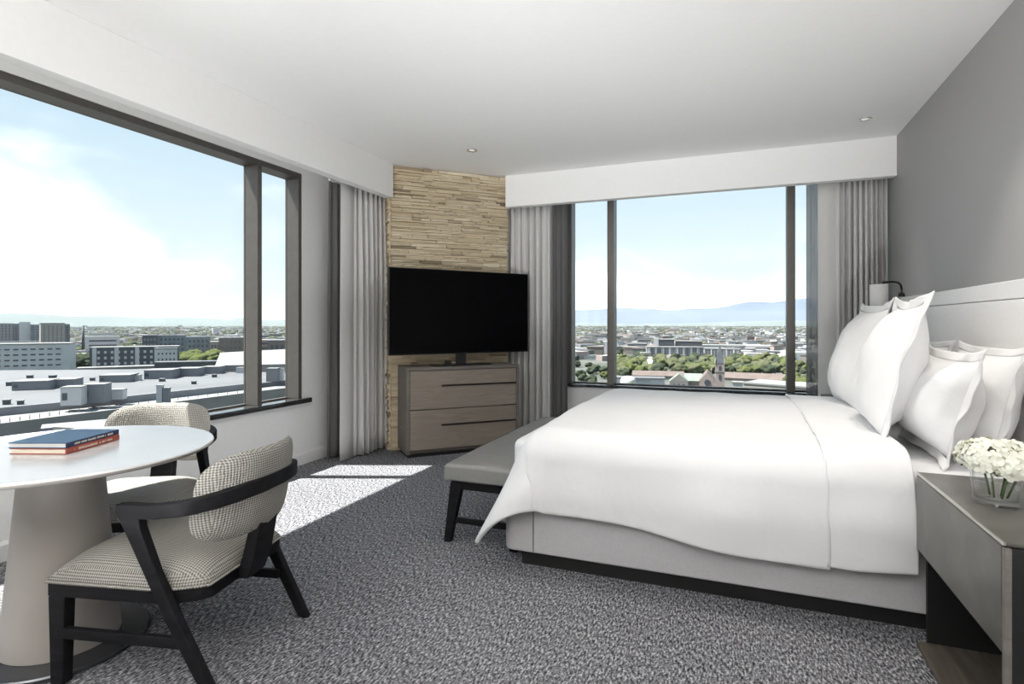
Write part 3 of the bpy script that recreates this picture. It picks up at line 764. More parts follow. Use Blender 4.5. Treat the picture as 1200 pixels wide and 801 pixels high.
# ------------------------------------------------------------------ books
def book(name, cx, cy, z0, L_, W_, T_, rz, cover, spine, pages, label, title, col):
    b0 = empty(name, (cx, cy, z0), rz); tag(b0, label, 'book', 'stacked books on the round table')
    # spine on -y side running along x
    MB().box(-L_ / 2, L_ / 2, -W_ / 2, W_ / 2, 0, .003).box(-L_ / 2, L_ / 2, -W_ / 2, W_ / 2, T_ - .003, T_).build('cover', M[cover], b0, bevel=.0008, seg=1)
    MB().box(-L_ / 2, L_ / 2, -W_ / 2 - .001, -W_ / 2 + .003, 0.0005, T_ - .0005).build('spine', M[spine], b0, bevel=.0015)
    MB().box(-L_ / 2 + .004, L_ / 2 - .004, -W_ / 2 + .003, W_ / 2 - .005, .003, T_ - .003).build('page_block', M[pages], b0)
    rb = random.Random(len(label)); lt = MB(); x = -L_ * .36      # foil lettering too small to read: separate strokes
    while x < L_ * .36:
        w_ = rb.uniform(.002, .005)
        if rb.random() < .84: lt.box(x, x + w_, -W_ / 2 - .0014, -W_ / 2 - .0008, T_ * .32, T_ * rb.uniform(.60, .70))
        x += w_ + .0016
    tag(lt.build('spine_lettering', M[col], b0), kind='stuff')
    return b0
bk1 = book('book', -2.425, 1.42, TH + .0005, .272, .212, .022, R(110), 'book_red', 'book_red', 'pages', 'red cloth book underneath the blue one on the round table', None, 'gold')
bk2 = book('book', -2.43, 1.42, TH + .0228, .272, .216, .020, R(110.6), 'book_blue', 'book_navy', 'pages2', 'blue book on top of the red book on the round table', None, 'gold')

# ================================================================== CHAIRS  (local: front = +x, width along y)
def make_chair():
    root = empty('armchair')
    hwid = .272
    def seatfn():
        mb = MB(); nx, ny = 26, 26
        def outline(x): return hwid * (1 - .10 * smooth(0, -.26, x) )
        def fn(s_, t_):
            x = -.262 + .557 * s_; yy = (t_ * 2 - 1)
            ex = 1 - abs((s_ * 2 - 1)) ** 5; ey = 1 - abs(yy) ** 5
            w = hwid * (1 - .22 * max(0, (.35 - s_) / .35) ** 2)
            return (x, yy * w, .362 + .034 * (max(0, ex * ey)) ** .4 + .055 * max(0, ex) * max(0, ey) * (.6 + .4 * s_))
        mb.grid(fn, nx, ny)
        rim = [i * ny for i in range(nx)] + [(nx - 1) * ny + j for j in range(1, ny)] + [i * ny + ny - 1 for i in range(nx - 2, -1, -1)] + [j for j in range(ny - 2, 0, -1)]
        base = len(mb.v)
        for i in rim: x, y, _ = mb.v[i]; mb.v.append((x, y, .345))
        for i in range(len(rim)): mb.f.append((rim[i], rim[(i + 1) % len(rim)], base + (i + 1) % len(rim), base + i)); mb.mi.append(0)
        mb.f.append(tuple(base + i for i in range(len(rim)))); mb.mi.append(0)
        return mb, [mb.v[i] for i in rim]
    sm_, rim = seatfn()
    seat = sm_.build('seat', M['tweed'], root, smooth=True)
    pts = [(x * 1.008, y * 1.008, .349) for x, y, _ in rim]; pts.append(pts[0])
    MB().tube(pts, .005, 6).build('piping', M['tweed'], seat, smooth=True)
    # seat rail under the cushion
    ir = [(x, y) for x, y, _ in rim]
    ir = ir[::2]
    MB().prism([(x * 1.0, y * 1.0) for x, y in ir], .30, .344).build('seat_frame', M['black_wood'], root, bevel=.003)
    for s_ in (-1, 1):
        taper((.262, s_ * (hwid - .02), 0), (.262, s_ * (hwid - .022), .30), .024, .02, .032, .022).build('leg', M['black_wood'], root, bevel=.004)
        # raking rear leg that carries the arm
        fr = []
        for (x, y, z, a, b_) in ((-.335, hwid + .005, 0, .022, .016), (-.20, hwid + .012, .25, .026, .017), (-.115, hwid + .015, .42, .026, .017), (-.052, hwid + .018, .565, .034, .018), (-.036, hwid + .018, .60, .046, .018), (-.034, hwid + .018, .628, .040, .018)):
            fr.append(((x, s_ * y, z), Vector((a, 0, a * .15)), Vector((0, b_, 0))))
        mb = MB(); mb.sweep(fr, [(-1, -1), (1, -1), (1, 1), (-1, 1)]); mb.build('leg', M['black_wood'], root, bevel=.005)
        MB().box(-.232, .262, s_ * (hwid - .01) - .011, s_ * (hwid - .01) + .011, .16, .195).build('stretcher', M['black_wood'], root, bevel=.003)
    # arm band wrapping the back
    N_ = 48; fr = []
    for k in range(N_ + 1):
        t_ = k / N_
        a = -1 + 2 * t_
        # straight sides then a semi-ellipse
        sx = .03; L1 = .16; rx, ry = .21, hwid + .018
        if t_ < .22: x = -.01 - (t_ / .22) * L1; y = -ry; tx, ty = -1, 0
        elif t_ > .78: x = -.01 - ((1 - t_) / .22) * L1; y = ry; tx, ty = 1, 0
        else:
            ph_ = (t_ - .22) / .56 * math.pi; x = -.01 - L1 - rx * math.sin(ph_) ** .9; y = -ry * math.cos(ph_)
            tx, ty = -rx * math.cos(ph_), ry * math.sin(ph_)
        tl = math.hypot(tx, ty); tx /= tl; ty /= tl
        back = smooth(.12, .5, min(t_, 1 - t_))
        z = .612 + .045 * back
        wid = .019 - .004 * back; hgt = .023 + .004 * back
        fr.append(((x, y, z), Vector((ty, -tx, 0)) * wid, Vector((0, 0, hgt))))
    mb = MB(); mb.sweep(fr, [(-1, -1), (1, -1), (1, 1), (-1, 1)]); mb.build('armrest', M['black_wood'], root, smooth=True, bevel=.005)
    # padded back: superellipse outline bent to the band
    def pad(sg):
        def fn(s_, t_):
            rr_ = t_; th = s_ * 2 * math.pi
            c, s2 = math.cos(th), math.sin(th)
            e = .50
            yy = math.copysign(abs(c) ** e, c) * rr_ * .262; zz = math.copysign(abs(s2) ** e, s2) * rr_ * .155
            bulge = (1 - rr_ ** 3.5) ** .5 if rr_ < 1 else 0
            cx_ = -.348 + .115 * (yy / .262) ** 2 * 1.0
            x = cx_ + sg * .034 * bulge - .10 * (zz / .15) * .25
            return (x, yy, .628 + zz)
        return fn
    mb = MB(); mb.grid(pad(1), 56, 14, wrapu=True); mb.grid(pad(-1), 56, 14, wrapu=True)
    mb.build('backrest', M['tweed'], root, smooth=True)
    mb = MB(); mb.sweep([((-.272, 0, .30), Vector((.024, 0, .0)), Vector((0, .056, 0))), ((-.300, 0, .38), Vector((.024, 0, .0)), Vector((0, .057, 0))), ((-.338, 0, .56), Vector((.018, 0, .0)), Vector((0, .058, 0)))], [(-1, -1), (1, -1), (1, 1), (-1, 1)])
    mb.build('back_support', M['black_wood'], root, bevel=.004)
    MB().box(-.262, -.225, -hwid + .09, hwid - .09, .302, .34).build('rear_rail', M['black_wood'], root, bevel=.003)
    return root
ch1 = make_chair(); tag(ch1, 'tweed armchair with black wooden frame in front, turned to the round table', 'chair', 'armchairs at the round table')
ch1.location = (-1.935, 1.535, 0); ch1.rotation_euler = (0, 0, R(193))
ch2 = copy_tree(ch1); ch2['label'] = 'tweed armchair behind the round table with its back to the left window'
ch2.location = (-2.735, 1.90, 0); ch2.rotation_euler = (0, 0, R(-60))

# ================================================================== CEILING DOWNLIGHTS, ADDED FILL LAMPS
def downlight(x, y, label, group, power=40, cone=150):
    o = empty('ceiling_downlight', (x, y, ZC)); tag(o, label, 'light', group)
    MB().lathe([(.026, -.002), (.040, -.006), (.046, -.004), (.048, 0)], 28, cap=False).build('trim_ring', M['chrome'], o, smooth=True, solid=.001)
    MB().lathe([(.001, -.0012), (.026, -.0012)], 20, cap=False).build('lens', M['glow'], o)
    ld = bpy.data.lights.new('bulb', 'SPOT'); ld.energy = power; ld.color = (1, .93, .84); ld.spot_size = R(cone); ld.spot_blend = .7; ld.shadow_soft_size = .04
    lo = bpy.data.objects.new('bulb', ld); COL.objects.link(lo); lo.parent = o; lo.location = (0, 0, -.03)
    return o
PW = 30
downlight(-2.16, 4.52, 'small round ceiling downlight in front of the stone column', 'ceiling downlights', 10, 70)
downlight(.905, 4.91, 'small round ceiling downlight near the grey wall and right curtain', 'ceiling downlights', 10, 50)
for x, y in ((-2.3, .9), (-1.6, -1.2)):  # unseen downlights added to brighten the room
    downlight(x, y, 'added ceiling downlight filling the unseen rear of the room', 'added fill downlights behind the viewer', PW * .55)
for x, y in ((.72, 3.05), (.12, 2.86)):  # added just out of view to light the bed top
    downlight(x, y, 'added fill downlight out of view above the near side of the bed', 'added fill downlights over the bed', 36, 84)
def uplighter(x, y, power):  # added lamp behind the camera, bounces fill off the ceiling
    o = empty('fill_uplighter', (x, y, 0)); tag(o, 'added bowl topped fill light, unseen in the rear of the room', 'lamp', 'added fill lights behind the viewer')
    MB().lathe([(.15, 0), (.15, .015), (.02, .03)], 32).build('base', M['stand'], o, smooth=True)
    MB().tube([(0, 0, .02), (0, 0, .6), (0, 0, 1.10)], .014, 12).build('pole', M['stand'], o, smooth=True)
    MB().lathe([(.02, 1.08), (.12, 1.10), (.21, 1.18), (.215, 1.185)], 40, cap=False).build('bowl', M['stand'], o, smooth=True, solid=.003)
    ld = bpy.data.lights.new('bulb', 'AREA'); ld.shape = 'DISK'; ld.size = .38; ld.energy = power; ld.color = (1, .985, .965)
    lo = bpy.data.objects.new('bulb', ld); COL.objects.link(lo); lo.parent = o; lo.location = (0, 0, 1.19); lo.rotation_euler = (math.pi, 0, 0)
for x, y in ((-1.8, -1.5), (-.2, -1.5)): uplighter(x, y, 120)
def fill_spot(x, y, tx, ty, power):  # added unseen lamp that brightens the far ceiling
    o = empty('fill_spotlight', (x, y, 0)); tag(o, 'small added fill spotlight aimed at the ceiling from the unseen rear of the room', 'lamp', 'added fill spotlights behind the viewer')
    MB().lathe([(.09, 0), (.09, .012), (.012, .02), (.012, .30)], 28).build('base', M['stand'], o, smooth=True)
    dr = (Vector((tx, ty, ZC)) - Vector((x, y, .4))).normalized(); q = dr.to_track_quat('-Z', 'Y')
    h = MB().lathe([(.03, .10), (.045, .06), (.055, -.02), (.052, -.02)], 28, cap=False).build('head', M['stand'], o, smooth=True, solid=.002); h.location = (0, 0, .4); h.rotation_euler = q.to_euler()
    ld = bpy.data.lights.new('bulb', 'SPOT'); ld.energy = power; ld.color = (.98, .99, 1); ld.spot_size = R(62); ld.spot_blend = 1; ld.shadow_soft_size = .04
    lo = bpy.data.objects.new('bulb', ld); COL.objects.link(lo); lo.parent = o; lo.location = Vector((0, 0, .4)) + dr * .03; lo.rotation_euler = q.to_euler()
fill_spot(-1.7, -.5, -1.8, 4.0, 210); fill_spot(.1, -.5, -.1, 3.9, 210)

# ================================================================== OUTSIDE
GZ = -45.0
def where(px):
    if px < 100: return 'by the far left towers'
    if px < 180: return 'behind the dark apartments'
    if px < 256: return 'around the blue glass offices'
    if px < 400: return 'beside the left mullion'
    if px < 711: return 'in the mountain view left pane'
    if px < 760: return 'far left of the church'
    if px < 800: return 'just left of the church'
    if px < 860: return 'around the church spire'
    if px < 918: return 'right of the church spire'
    return 'in the mountain view right pane'
TAKEN = []
def free(c, r_):
    for q in TAKEN:
        if (q[0] - c.x) ** 2 + (q[1] - c.y) ** 2 < (q[2] + r_) ** 2: return False
    TAKEN.append((c.x, c.y, r_)); return True
tag(MB().prism([at(px, 1, 0).xy.normalized() * 42000 for px in ()] or [(42000 * math.cos(a), 42000 * math.sin(a)) for a in [2 * math.pi * k / 48 for k in range(48)]], GZ - 2, GZ).build('ground', M['ground']), kind='structure')
def ridge_line(name, label, d0, prof, mat, depth, seed):
    """a mountain range: real relief at its own distance; prof = bearing px -> height in m"""
    mb = MB()
    def fn(s_, t_):
        px = -1500 + 3600 * s_; dd = d0 + depth * (t_ - .35)
        p = at(600 + (px - 600), 1); a = math.atan2(p.y, p.x)
        r_ = dd * 1.25
        h = prof(px) * max(0, math.sin(math.pi * min(1, t_ * 1.02))) ** .8 - 2
        h += (noise.noise(Vector((px * .02, t_ * 5, seed))) * .12) * prof(px) * math.sin(math.pi * t_)
        return (math.cos(a) * r_, math.sin(a) * r_, GZ + max(-1, h))
    mb.grid(fn, 260, 16); o = mb.build(name, mat, smooth=True); tag(o, label, 'mountains'); return o
def prof_back(px):
    n_ = noise.noise(Vector((px * .008, 3.3, 0))) * .25 + noise.noise(Vector((px * .03, 7.3, 0))) * .16 + noise.noise(Vector((px * .2, 2.3, 0))) * .05 + noise.noise(Vector((px * .09, 1.3, 0))) * .04
    g = .86 + .35 * smooth(800, 930, px)
    if px < 500: g *= .35 + .25 * smooth(-200, 100, px) * 0
    return 760 * max(.05, g + n_)
ridge_line('mountain_range', 'pale blue mountain range along the horizon beyond the city', 19500, prof_back, M['mountain'], 5000, 1)
def prof_hill(px): return 70 + 60 * noise.noise(Vector((px * .006, 9, 0))) + (0 if px > 500 else 110 * smooth(400, 0, px) + 20)
ridge_line('low_hills', 'low green hills in front of the far mountains', 9000, prof_hill, M['hill'], 3000, 5)

def bldg(name, label, px0, px1, d, ytop, depth=30, mat='ext_white', roofmat=None, rot=0, rows=0, cols=0, wmat='ext_window', wfrac=(.55, .5), group=None, parapet=True, zb=GZ, margin=.06, ybase_frac=0.0):
    c = at((px0 + px1) / 2, d); w = (px1 - px0) * d / FPX; zt_ = zat(ytop, d)
    dirv = Vector((c.x, c.y)).normalized(); a = math.atan2(dirv.y, dirv.x) - math.pi / 2 + rot
    root = empty(name, (c.x, c.y, zb), a); H_ = zt_ - zb
    TAKEN.append((c.x + dirv.x * depth / 2, c.y + dirv.y * depth / 2, max(w, depth) * .6))
    MB().box(-w / 2, w / 2, 0, depth, 0, H_).build('wall', M[mat], root)
    if roofmat:
        MB().box(-w / 2 - .4, w / 2 + .4, -.4, depth + .4, H_, H_ + .9).build('roof', M[roofmat], root)
    if rows:
        ww = w * (1 - 2 * margin) / cols; hh = H_ * (1 - ybase_frac - .06) / rows
        me = MB().box(-ww * wfrac[0] / 2, ww * wfrac[0] / 2, -.25, .1, -hh * wfrac[1] / 2, hh * wfrac[1] / 2).mesh('window', M[wmat])
        for i in range(cols):
            for j in range(rows):
                o = bpy.data.objects.new('window', me); COL.objects.link(o); o.parent = root
                o.location = (-w / 2 + w * margin + ww * (i + .5), 0, H_ * ybase_frac + hh * (j + .5))
    tag(root, label, 'building', group); return root, w, H_
# --- left view
b, w, H_ = bldg('apartment_building', 'four storey dark and white apartment block with white roof edge, left view', 115, 202, 560, 407, 22, 'ext_dark', 'roof_white', rot=R(-6), rows=3, cols=12, wmat='ext_white', wfrac=(.4, .45), ybase_frac=.2)
for k in (.03, .27, .5, .72): MB().box(-w / 2 + w * k, -w / 2 + w * (k + .045), -1.2, .2, 0, H_).build('facade_bay', M['ext_white'], b)
bldg('office_building', 'long white low office block with rows of windows at the far left', -60, 66, 470, 404, 30, 'ext_white', 'roof_white', rot=R(-12), rows=4, cols=14, wfrac=(.6, .25), ybase_frac=.3)
bldg('tower_block', 'beige residential tower with dark roof cap, left view', 51, 73, 850, 379, 30, 'ext_beige', 'ext_dark', rows=13, cols=5, wfrac=(.35, .45), rot=R(4))
bldg('tower_block', 'grey mauve tower attached right of the beige tower', 73.5, 81, 870, 379.5, 26, 'ext_grey', rows=10, cols=2)
bldg('tower_block', 'pale plain blue grey slab tower at far left', 24, 34, 1150, 377, 26, 'ext_white', None)
bldg('tower_block', 'grey glass tower right of the pale slab tower', 37, 46, 1150, 380, 26, 'ext_glass', None, rows=8, cols=2)
bldg('tower_block', 'wide grey tower block at the left edge of the view', -14, 11, 1150, 378.5, 30, 'ext_grey', None, rows=8, cols=7, wfrac=(.4, .6))
bldg('tower_block', 'grey tower block between the left edge and the pale slab', 11.5, 23, 1180, 379, 30, 'ext_grey', None, rows=8, cols=4, wfrac=(.4, .6))
bldg('parking_building', 'long flat dark roofed building before the left towers', -30, 50, 900, 401, 30, 'ext_grey', 'ext_dark')
bldg('office_building', 'white stepped office building with dark window bands, left view', 104, 137, 800, 395, 30, 'ext_white', 'roof_white', rows=2, cols=1, wfrac=(.9, .35), ybase_frac=.45)
bldg('office_building', 'white penthouse storey building behind the banded office', 110, 132, 840, 391, 20, 'ext_white', 'roof_white')
c = at(97.5, 900); st = empty('chimney_stack', (c.x, c.y, GZ)); tag(st, 'tall dark smokestack above the left city', 'chimney')
MB().lathe([(2.4, 0), (1.5, zat(381, 900) - GZ)], 14).build('shaft', M['ext_dark'], st, smooth=True)
bldg('office_building', 'dark grey office block left of the glass buildings, left view', 168, 183, 760, 393, 25, 'ext_dark', 'ext_grey', rows=4, cols=4, wmat='ext_grey', wfrac=(.6, .4))
bldg('office_building', 'blue glass office block with sloped left side, left view', 187, 216, 780, 393, 25, 'ext_glass', 'ext_grey', rows=4, cols=6)
bldg('office_building', 'blue glass office block right of centre in the left view', 220, 245, 740, 395, 25, 'ext_glass', 'ext_grey', rows=4, cols=5)
bldg('warehouse', 'brown brick block beside the left mullion', 258, 284, 700, 396, 25, 'ext_brown', 'ext_grey', rows=4, cols=5, wfrac=(.3, .3))
bldg('warehouse', 'pale beige low block left of the brown brick block', 247, 258, 720, 400, 25, 'ext_beige', None, rows=2, cols=3)
bldg('warehouse', 'striped pale narrow block seen in the small window pane', 306, 314, 650, 398, 20, 'ext_pink', None, rows=5, cols=1, wfrac=(.9, .4))
bldg('warehouse', 'long brown block seen in the small window pane', 315, 352, 650, 399, 30, 'ext_brown', 'ext_grey', rows=2, cols=6)
bldg('apartment_building', 'small white block with a grid of windows at the right end of the dark apartments', 184, 206, 520, 409, 16, 'ext_white', 'ext_dark', rows=4, cols=5, wfrac=(.4, .35))
bldg('parking_building', 'tan low parking structure behind the white office, left view', 70, 112, 620, 421, 25, 'ext_beige', 'ext_grey')
# convention hall roof, a large structure in front
ZR = -27.0
def P(px, d): p = at(px, d); return (p.x, p.y)
hall = empty('convention_hall', at(120, 250, GZ)); tag(hall, 'huge convention hall with pale flat roof in front of the left view', 'building')
hl = hall.location
def rel(pts): return [(p[0] - hl.x, p[1] - hl.y) for p in pts]
zr = ZR - GZ
MB().prism(rel([P(-420, 128), P(0, 187), P(150, 217), P(290, 262), P(420, 330), P(420, 420), P(150, 350), P(-300, 330)]), 0, zr).build('roof_deck', M['roof_pale'], hall)
MB().prism(rel([P(-420, 116), P(0, 166), P(150, 197), P(290, 240), P(420, 300), P(420, 331), P(290, 263), P(150, 218), P(0, 188), P(-420, 129)]), 0, zr - 2.2).build('terrace', M['roof_white'], hall)
MB().prism(rel([P(-420, 115.2), P(0, 165), P(150, 196), P(290, 239), P(420, 299), P(420, 300), P(290, 240), P(150, 197), P(0, 166), P(-420, 116)]), 0, zr - .9).build('parapet', M['ext_concrete'], hall)
MB().prism(rel([P(-420, 127.5), P(0, 186.5), P(150, 216.5), P(290, 261.5), P(290, 262.5), P(150, 217.5), P(0, 187.5), P(-420, 128.5)]), zr - 3, zr + .5).build('roof_edge', M['ext_grey'], hall)
for k in range(26):   # parapet lamp posts
    t_ = k / 25; px = 0 + 290 * t_ if True else 0
    d_ = 165.5 + (239.5 - 165.5) * (px / 290) ** 1.08
    p = P(px, d_); q = rel([p])[0]
    MB().lathe([(.12, zr - 1), (.10, zr + .3)], 6, (q[0], q[1], 0)).build('rail_post', M['ext_grey'], hall)
# curved white skirt wings on the roof
bldg('roof_wing', 'long white winged roof edge over dark grey walls beyond the hall roof', 100, 181, 400, 431, 12, 'ext_grey', 'roof_white', rot=R(-4))
bldg('roof_wing', 'dark long roof block at the right of the winged roof, left view', 186, 252, 380, 425, 10, 'ext_dark', 'roof_pale', rot=R(-10))
# sloped large pale roof at right
sr = empty('exhibition_roof', at(290, 380, GZ)); tag(sr, 'big sloping pale grey exhibition roof at the right of the left view', 'building')
rl = sr.location
def rel2(p, z): return (p[0] - rl.x, p[1] - rl.y, z - GZ)
q = [rel2(P(252, 330), zat(428, 330)), rel2(P(450, 330), zat(424, 330)), rel2(P(460, 520), zat(402, 520)), rel2(P(258, 520), zat(413, 520))]
mb = MB(); lo = [(a, b_, 0) for a, b_, c_ in q]
mb.add(q + lo, [(0, 1, 2, 3), (7, 6, 5, 4), (0, 4, 5, 1), (1, 5, 6, 2), (2, 6, 7, 3), (3, 7, 4, 0)]); mb.build('roof', M['roof_white'], sr)
# roof units on the hall: (px0, px1, y top, y bottom, mat)
units = [(15, 56, 447, 457, 'ext_grey'), (57, 87, 445, 454, 'ext_grey'), (71, 95, 454, 475, 'ext_white'), (96, 122, 451, 472, 'ext_grey'), (129, 144, 457, 468, 'ext_white'),
         (116, 152, 440, 448, 'ext_grey'), (152, 163, 440, 446, 'ext_white'), (168, 202, 434, 444, 'ext_grey'), (203, 232, 432, 441, 'ext_grey'), (235, 258, 430, 438, 'ext_grey'),
         (183, 190, 452, 474, 'ext_white'), (191, 198, 455, 474, 'ext_grey'), (276, 286, 431, 437, 'ext_white'), (311, 325, 432, 447, 'ext_grey'), (326, 332, 432, 446, 'ext_white'), (20, 26, 470, 474, 'ext_dark'),
         (3, 10, 469, 474, 'ext_dark'), (31, 37, 440, 443, 'ext_dark'), (57, 64, 440, 443, 'ext_dark'), (105, 110, 443, 446, 'ext_dark'), (186, 192, 444, 447, 'ext_dark'), (224, 229, 447, 450, 'ext_dark'), (248, 253, 439, 442, 'ext_dark'), (7, 14, 448, 452, 'ext_dark')]
names = {'ext_grey': 'grey', 'ext_white': 'white', 'ext_dark': 'dark'}
for i, (a, b_, yt, yb_, mt) in enumerate(units):
    d = (CAMH - ZR) * FPX / (yb_ - 379); hh = (yb_ - yt) * d / FPX; w = (b_ - a) * d / FPX
    c = at((a + b_) / 2, d); o = empty('rooftop_unit', (c.x, c.y, ZR + .02), math.atan2(c.y, c.x) - math.pi / 2 - .35)
    w *= .86
    MB().box(-w / 2, w / 2, 0, min(w, 12), 0, hh).build('housing', M[mt], o)
    MB().box(-w / 2 - .15, w / 2 + .15, -.15, min(w, 12) + .15, hh, hh + .25).build('lid', M['roof_white' if mt != 'ext_dark' else 'ext_grey'], o)
    if w > 6 and mt != 'ext_dark': MB().box(-w / 2 + .5, -w / 2 + 2.0, -.1, .1, hh * .3, hh * .7).build('louvre', M['ext_window'], o)
    tag(o, 'box shaped %s mechanical unit on the pale convention hall roof' % names[mt], 'rooftop unit', '%s rooftop units' % names[mt])
# road and canopy in the foreground of the left view
tag(MB().prism([P(-500, 60), P(420, 90), P(420, 235), P(290, 238), P(0, 163), P(-420, 114)], GZ, GZ + .3).build('road', M['ext_road']), kind='structure')
cn = tag(MB().prism([(0, 0), (26, 4), (34, 22), (6, 20)], 0, 1.0).build('street_canopy', M['roof_white']), 'pale sloping canopy roof below the hall, above the table', 'canopy')
cn.location = at(62, 152, -27.5)
bldg('street_canopy_block', 'grey deck under the pale canopy', 58, 128, 158, 498, 8, 'ext_grey', None)

# --- right view
b, w, H_ = bldg('apartment_building', 'row of white and grey striped apartment blocks in the mountain view', 759, 823, 735, 407, 18, 'ext_grey', 'roof_white', rot=R(8), rows=4, cols=18, wfrac=(.35, .5), ybase_frac=.25)
for k in range(8): MB().box(-w / 2 + w * (k + .1) / 8, -w / 2 + w * (k + .45) / 8, -.22, .2, 0, H_).build('facade_bay', M['ext_white'], b)
b, w, H_ = bldg('apartment_building', 'grey striped apartment block at the right end of the white row', 824, 865, 740, 409, 18, 'ext_grey', 'roof_white', rot=R(-8), rows=4, cols=10, wfrac=(.35, .5), ybase_frac=.25)
for k in range(5): MB().box(-w / 2 + w * (k + .15) / 5, -w / 2 + w * (k + .35) / 5, -.22, .2, 0, H_).build('facade_bay', M['ext_white'], b)
bldg('office_building', 'dark grey flat office block above the striped apartments, left one', 772, 790, 840, 398, 30, 'ext_dark', 'roof_white')
bldg('office_building', 'dark grey flat office block above the striped apartments, right one', 792, 822, 840, 400, 30, 'ext_dark', 'roof_white')
bldg('office_building', 'small white tower block at the left end of the dark office blocks', 766, 771.5, 830, 396, 12, 'ext_white', None)
bldg('warehouse', 'white flat warehouse behind the church spire', 824, 872, 900, 405, 40, 'ext_white', 'roof_white')
bldg('sign_board', 'small red box building right of the church in the far city', 868, 872.5, 1500, 400.5, 8, 'ext_red', None)
bldg('office_building', 'pink brick block at the right of the mountain view', 900, 918, 760, 412, 20, 'ext_pink', 'ext_grey', rows=2, cols=3)
bldg('office_building', 'pink low block with white roof, right of mountain view behind the mullion', 926, 945, 700, 416, 20, 'ext_pink', 'roof_white')
def gable(name, label, px0, px1, d, yeave, yridge, depth, wallm, roofm, rot=0, along=True, extra=None, cat='building'):
    c = at((px0 + px1) / 2, d); w = (px1 - px0) * d / FPX; he = zat(yeave, d) - GZ; hr = zat(yridge, d) - GZ
    a = math.atan2(c.y, c.x) - math.pi / 2 + rot; root = empty(name, (c.x, c.y, GZ), a)
    MB().box(-w / 2, w / 2, 0, depth, 0, he).build('wall', M[wallm], root)
    mb = MB()
    if along:     # ridge along the width
        v = [(-w / 2 - .5, -.7, he), (w / 2 + .5, -.7, he), (w / 2 + .5, depth + .7, he), (-w / 2 - .5, depth + .7, he), (-w / 2 - .5, depth / 2, hr), (w / 2 + .5, depth / 2, hr)]
        mb.add(v, [(0, 1, 5, 4), (2, 3, 4, 5), (1, 2, 5), (3, 0, 4), (3, 2, 1, 0)])
        mb.build('roof', M[roofm], root)
    else:
        v = [(-w / 2 - .3, 0.3, he), (0, .3, hr), (w / 2 + .3, .3, he), (-w / 2 - .3, depth, he), (0, depth, hr), (w / 2 + .3, depth, he)]
        mb.add(v, [(0, 1, 2), (5, 4, 3), (0, 3, 4, 1), (1, 4, 5, 2), (0, 2, 5, 3)]); mb.build('roof', M[roofm], root)
        MB().add([(-w / 2, -.05, he), (0, -.05, hr - .3), (w / 2, -.05, he), (-w / 2, .25, he), (0, .25, hr - .3), (w / 2, .25, he)], [(0, 1, 2), (5, 4, 3), (0, 2, 5, 3), (0, 3, 4, 1), (1, 4, 5, 2)]).build('gable_wall', M[wallm], root)
    tag(root, label, cat); return root, w, he, hr
b, w, he, hr = gable('school_building', 'long brown roofed pink building row below the trees', 742, 800, 470, 440, 435, 14, 'ext_beige', 'ext_tile')
b, w, he, hr = gable('school_building', 'long brown roofed building right of the church', 850, 928, 450, 444, 438, 18, 'ext_pink', 'ext_tile', rot=R(-6))
me = MB().box(-.8, .8, -.2, .1, -1, 1).mesh('window', M['ext_window'])
for k in range(14):
    o = bpy.data.objects.new('window', me); COL.objects.link(o); o.parent = b; o.location = (-w / 2 + w * (k + .5) / 14, 0, he - 3.2)
gable('warehouse', 'plain building with wide brown roof behind the green roofed house', 800, 832, 520, 437, 431, 18, 'ext_beige', 'ext_tile', rot=R(-5))
bldg('warehouse', 'low pale flat building at the left of the green roofed house', 720, 778, 400, 444, 14, 'ext_white', 'roof_pale', rows=1, cols=1, wfrac=(.5, .12), ybase_frac=.75)
c = at(736, 392); dm = empty('round_silo', (c.x, c.y, GZ)); tag(dm, 'round pale domed tank in the mountain view, left of the church', 'tank')
rr_ = 9 * 392 / FPX; hz_ = zat(445, 392) - GZ
MB().lathe([(rr_, 0), (rr_, hz_), (rr_ * .8, hz_ + 1.6), (rr_ * .4, hz_ + 2.6), (.1, hz_ + 2.9)], 28).build('shell', M['ext_white'], dm, smooth=True)
b, w, he, hr = gable('gabled_house', 'pale house with green copper roof and two front gables, left of the church', 785, 806, 410, 447, 438, 14, 'ext_beige', 'ext_greenroof', along=False)
for sx in (-.25, .0, .25): MB().box(sx * w - .7, sx * w + .7, -.2, .1, he - 4, he - 1.5).build('window', M['ext_window'], b)
gable('gabled_house', 'green copper roofed wing between the gabled house and the church', 803, 822, 418, 446, 438, 12, 'ext_beige', 'ext_greenroof')
# church: gabled front + tower with spire
b, w, he, hr = gable('church', 'pink stone church with rose window and tall dark spire', 820, 838, 400, 447, 436, 34, 'ext_pink', 'ext_tile', along=False)
rw = MB().lathe([(2.1, -.15), (2.1, .15)], 20).build('rose_window', M['ext_window'], b); rw.location = (0, -.15, he - .6)
rw.rotation_euler = (R(90), 0, 0)
tx = w / 2 + 2.9; zt1 = zat(425, 400) - GZ; zt2 = zat(403, 400) - GZ
MB().box(tx - 3, tx + 3, -.5, 5.5, 0, zt1).build('tower', M['ext_pink'], b)
MB().box(tx - 3.3, tx + 3.3, -.8, 5.8, zt1 - 6, zt1 - 5.4).build('tower_ledge', M['ext_beige'], b)
MB().add([(tx - 3.2, -.7, zt1), (tx + 3.2, -.7, zt1), (tx + 3.2, 5.7, zt1), (tx - 3.2, 5.7, zt1), (tx, 2.5, zt2)], [(3, 2, 1, 0), (0, 1, 4), (1, 2, 4), (2, 3, 4), (3, 0, 4)]).build('spire', M['ext_dark'], b)
for dx in (-3, 3):
    for dy in (-.5, 5.5): MB().lathe([(.5, zt1 - .5), (.5, zt1 + 1.2), (.05, zt1 + 4)], 8, (tx + dx, dy, 0)).build('pinnacle', M['ext_beige'], b)
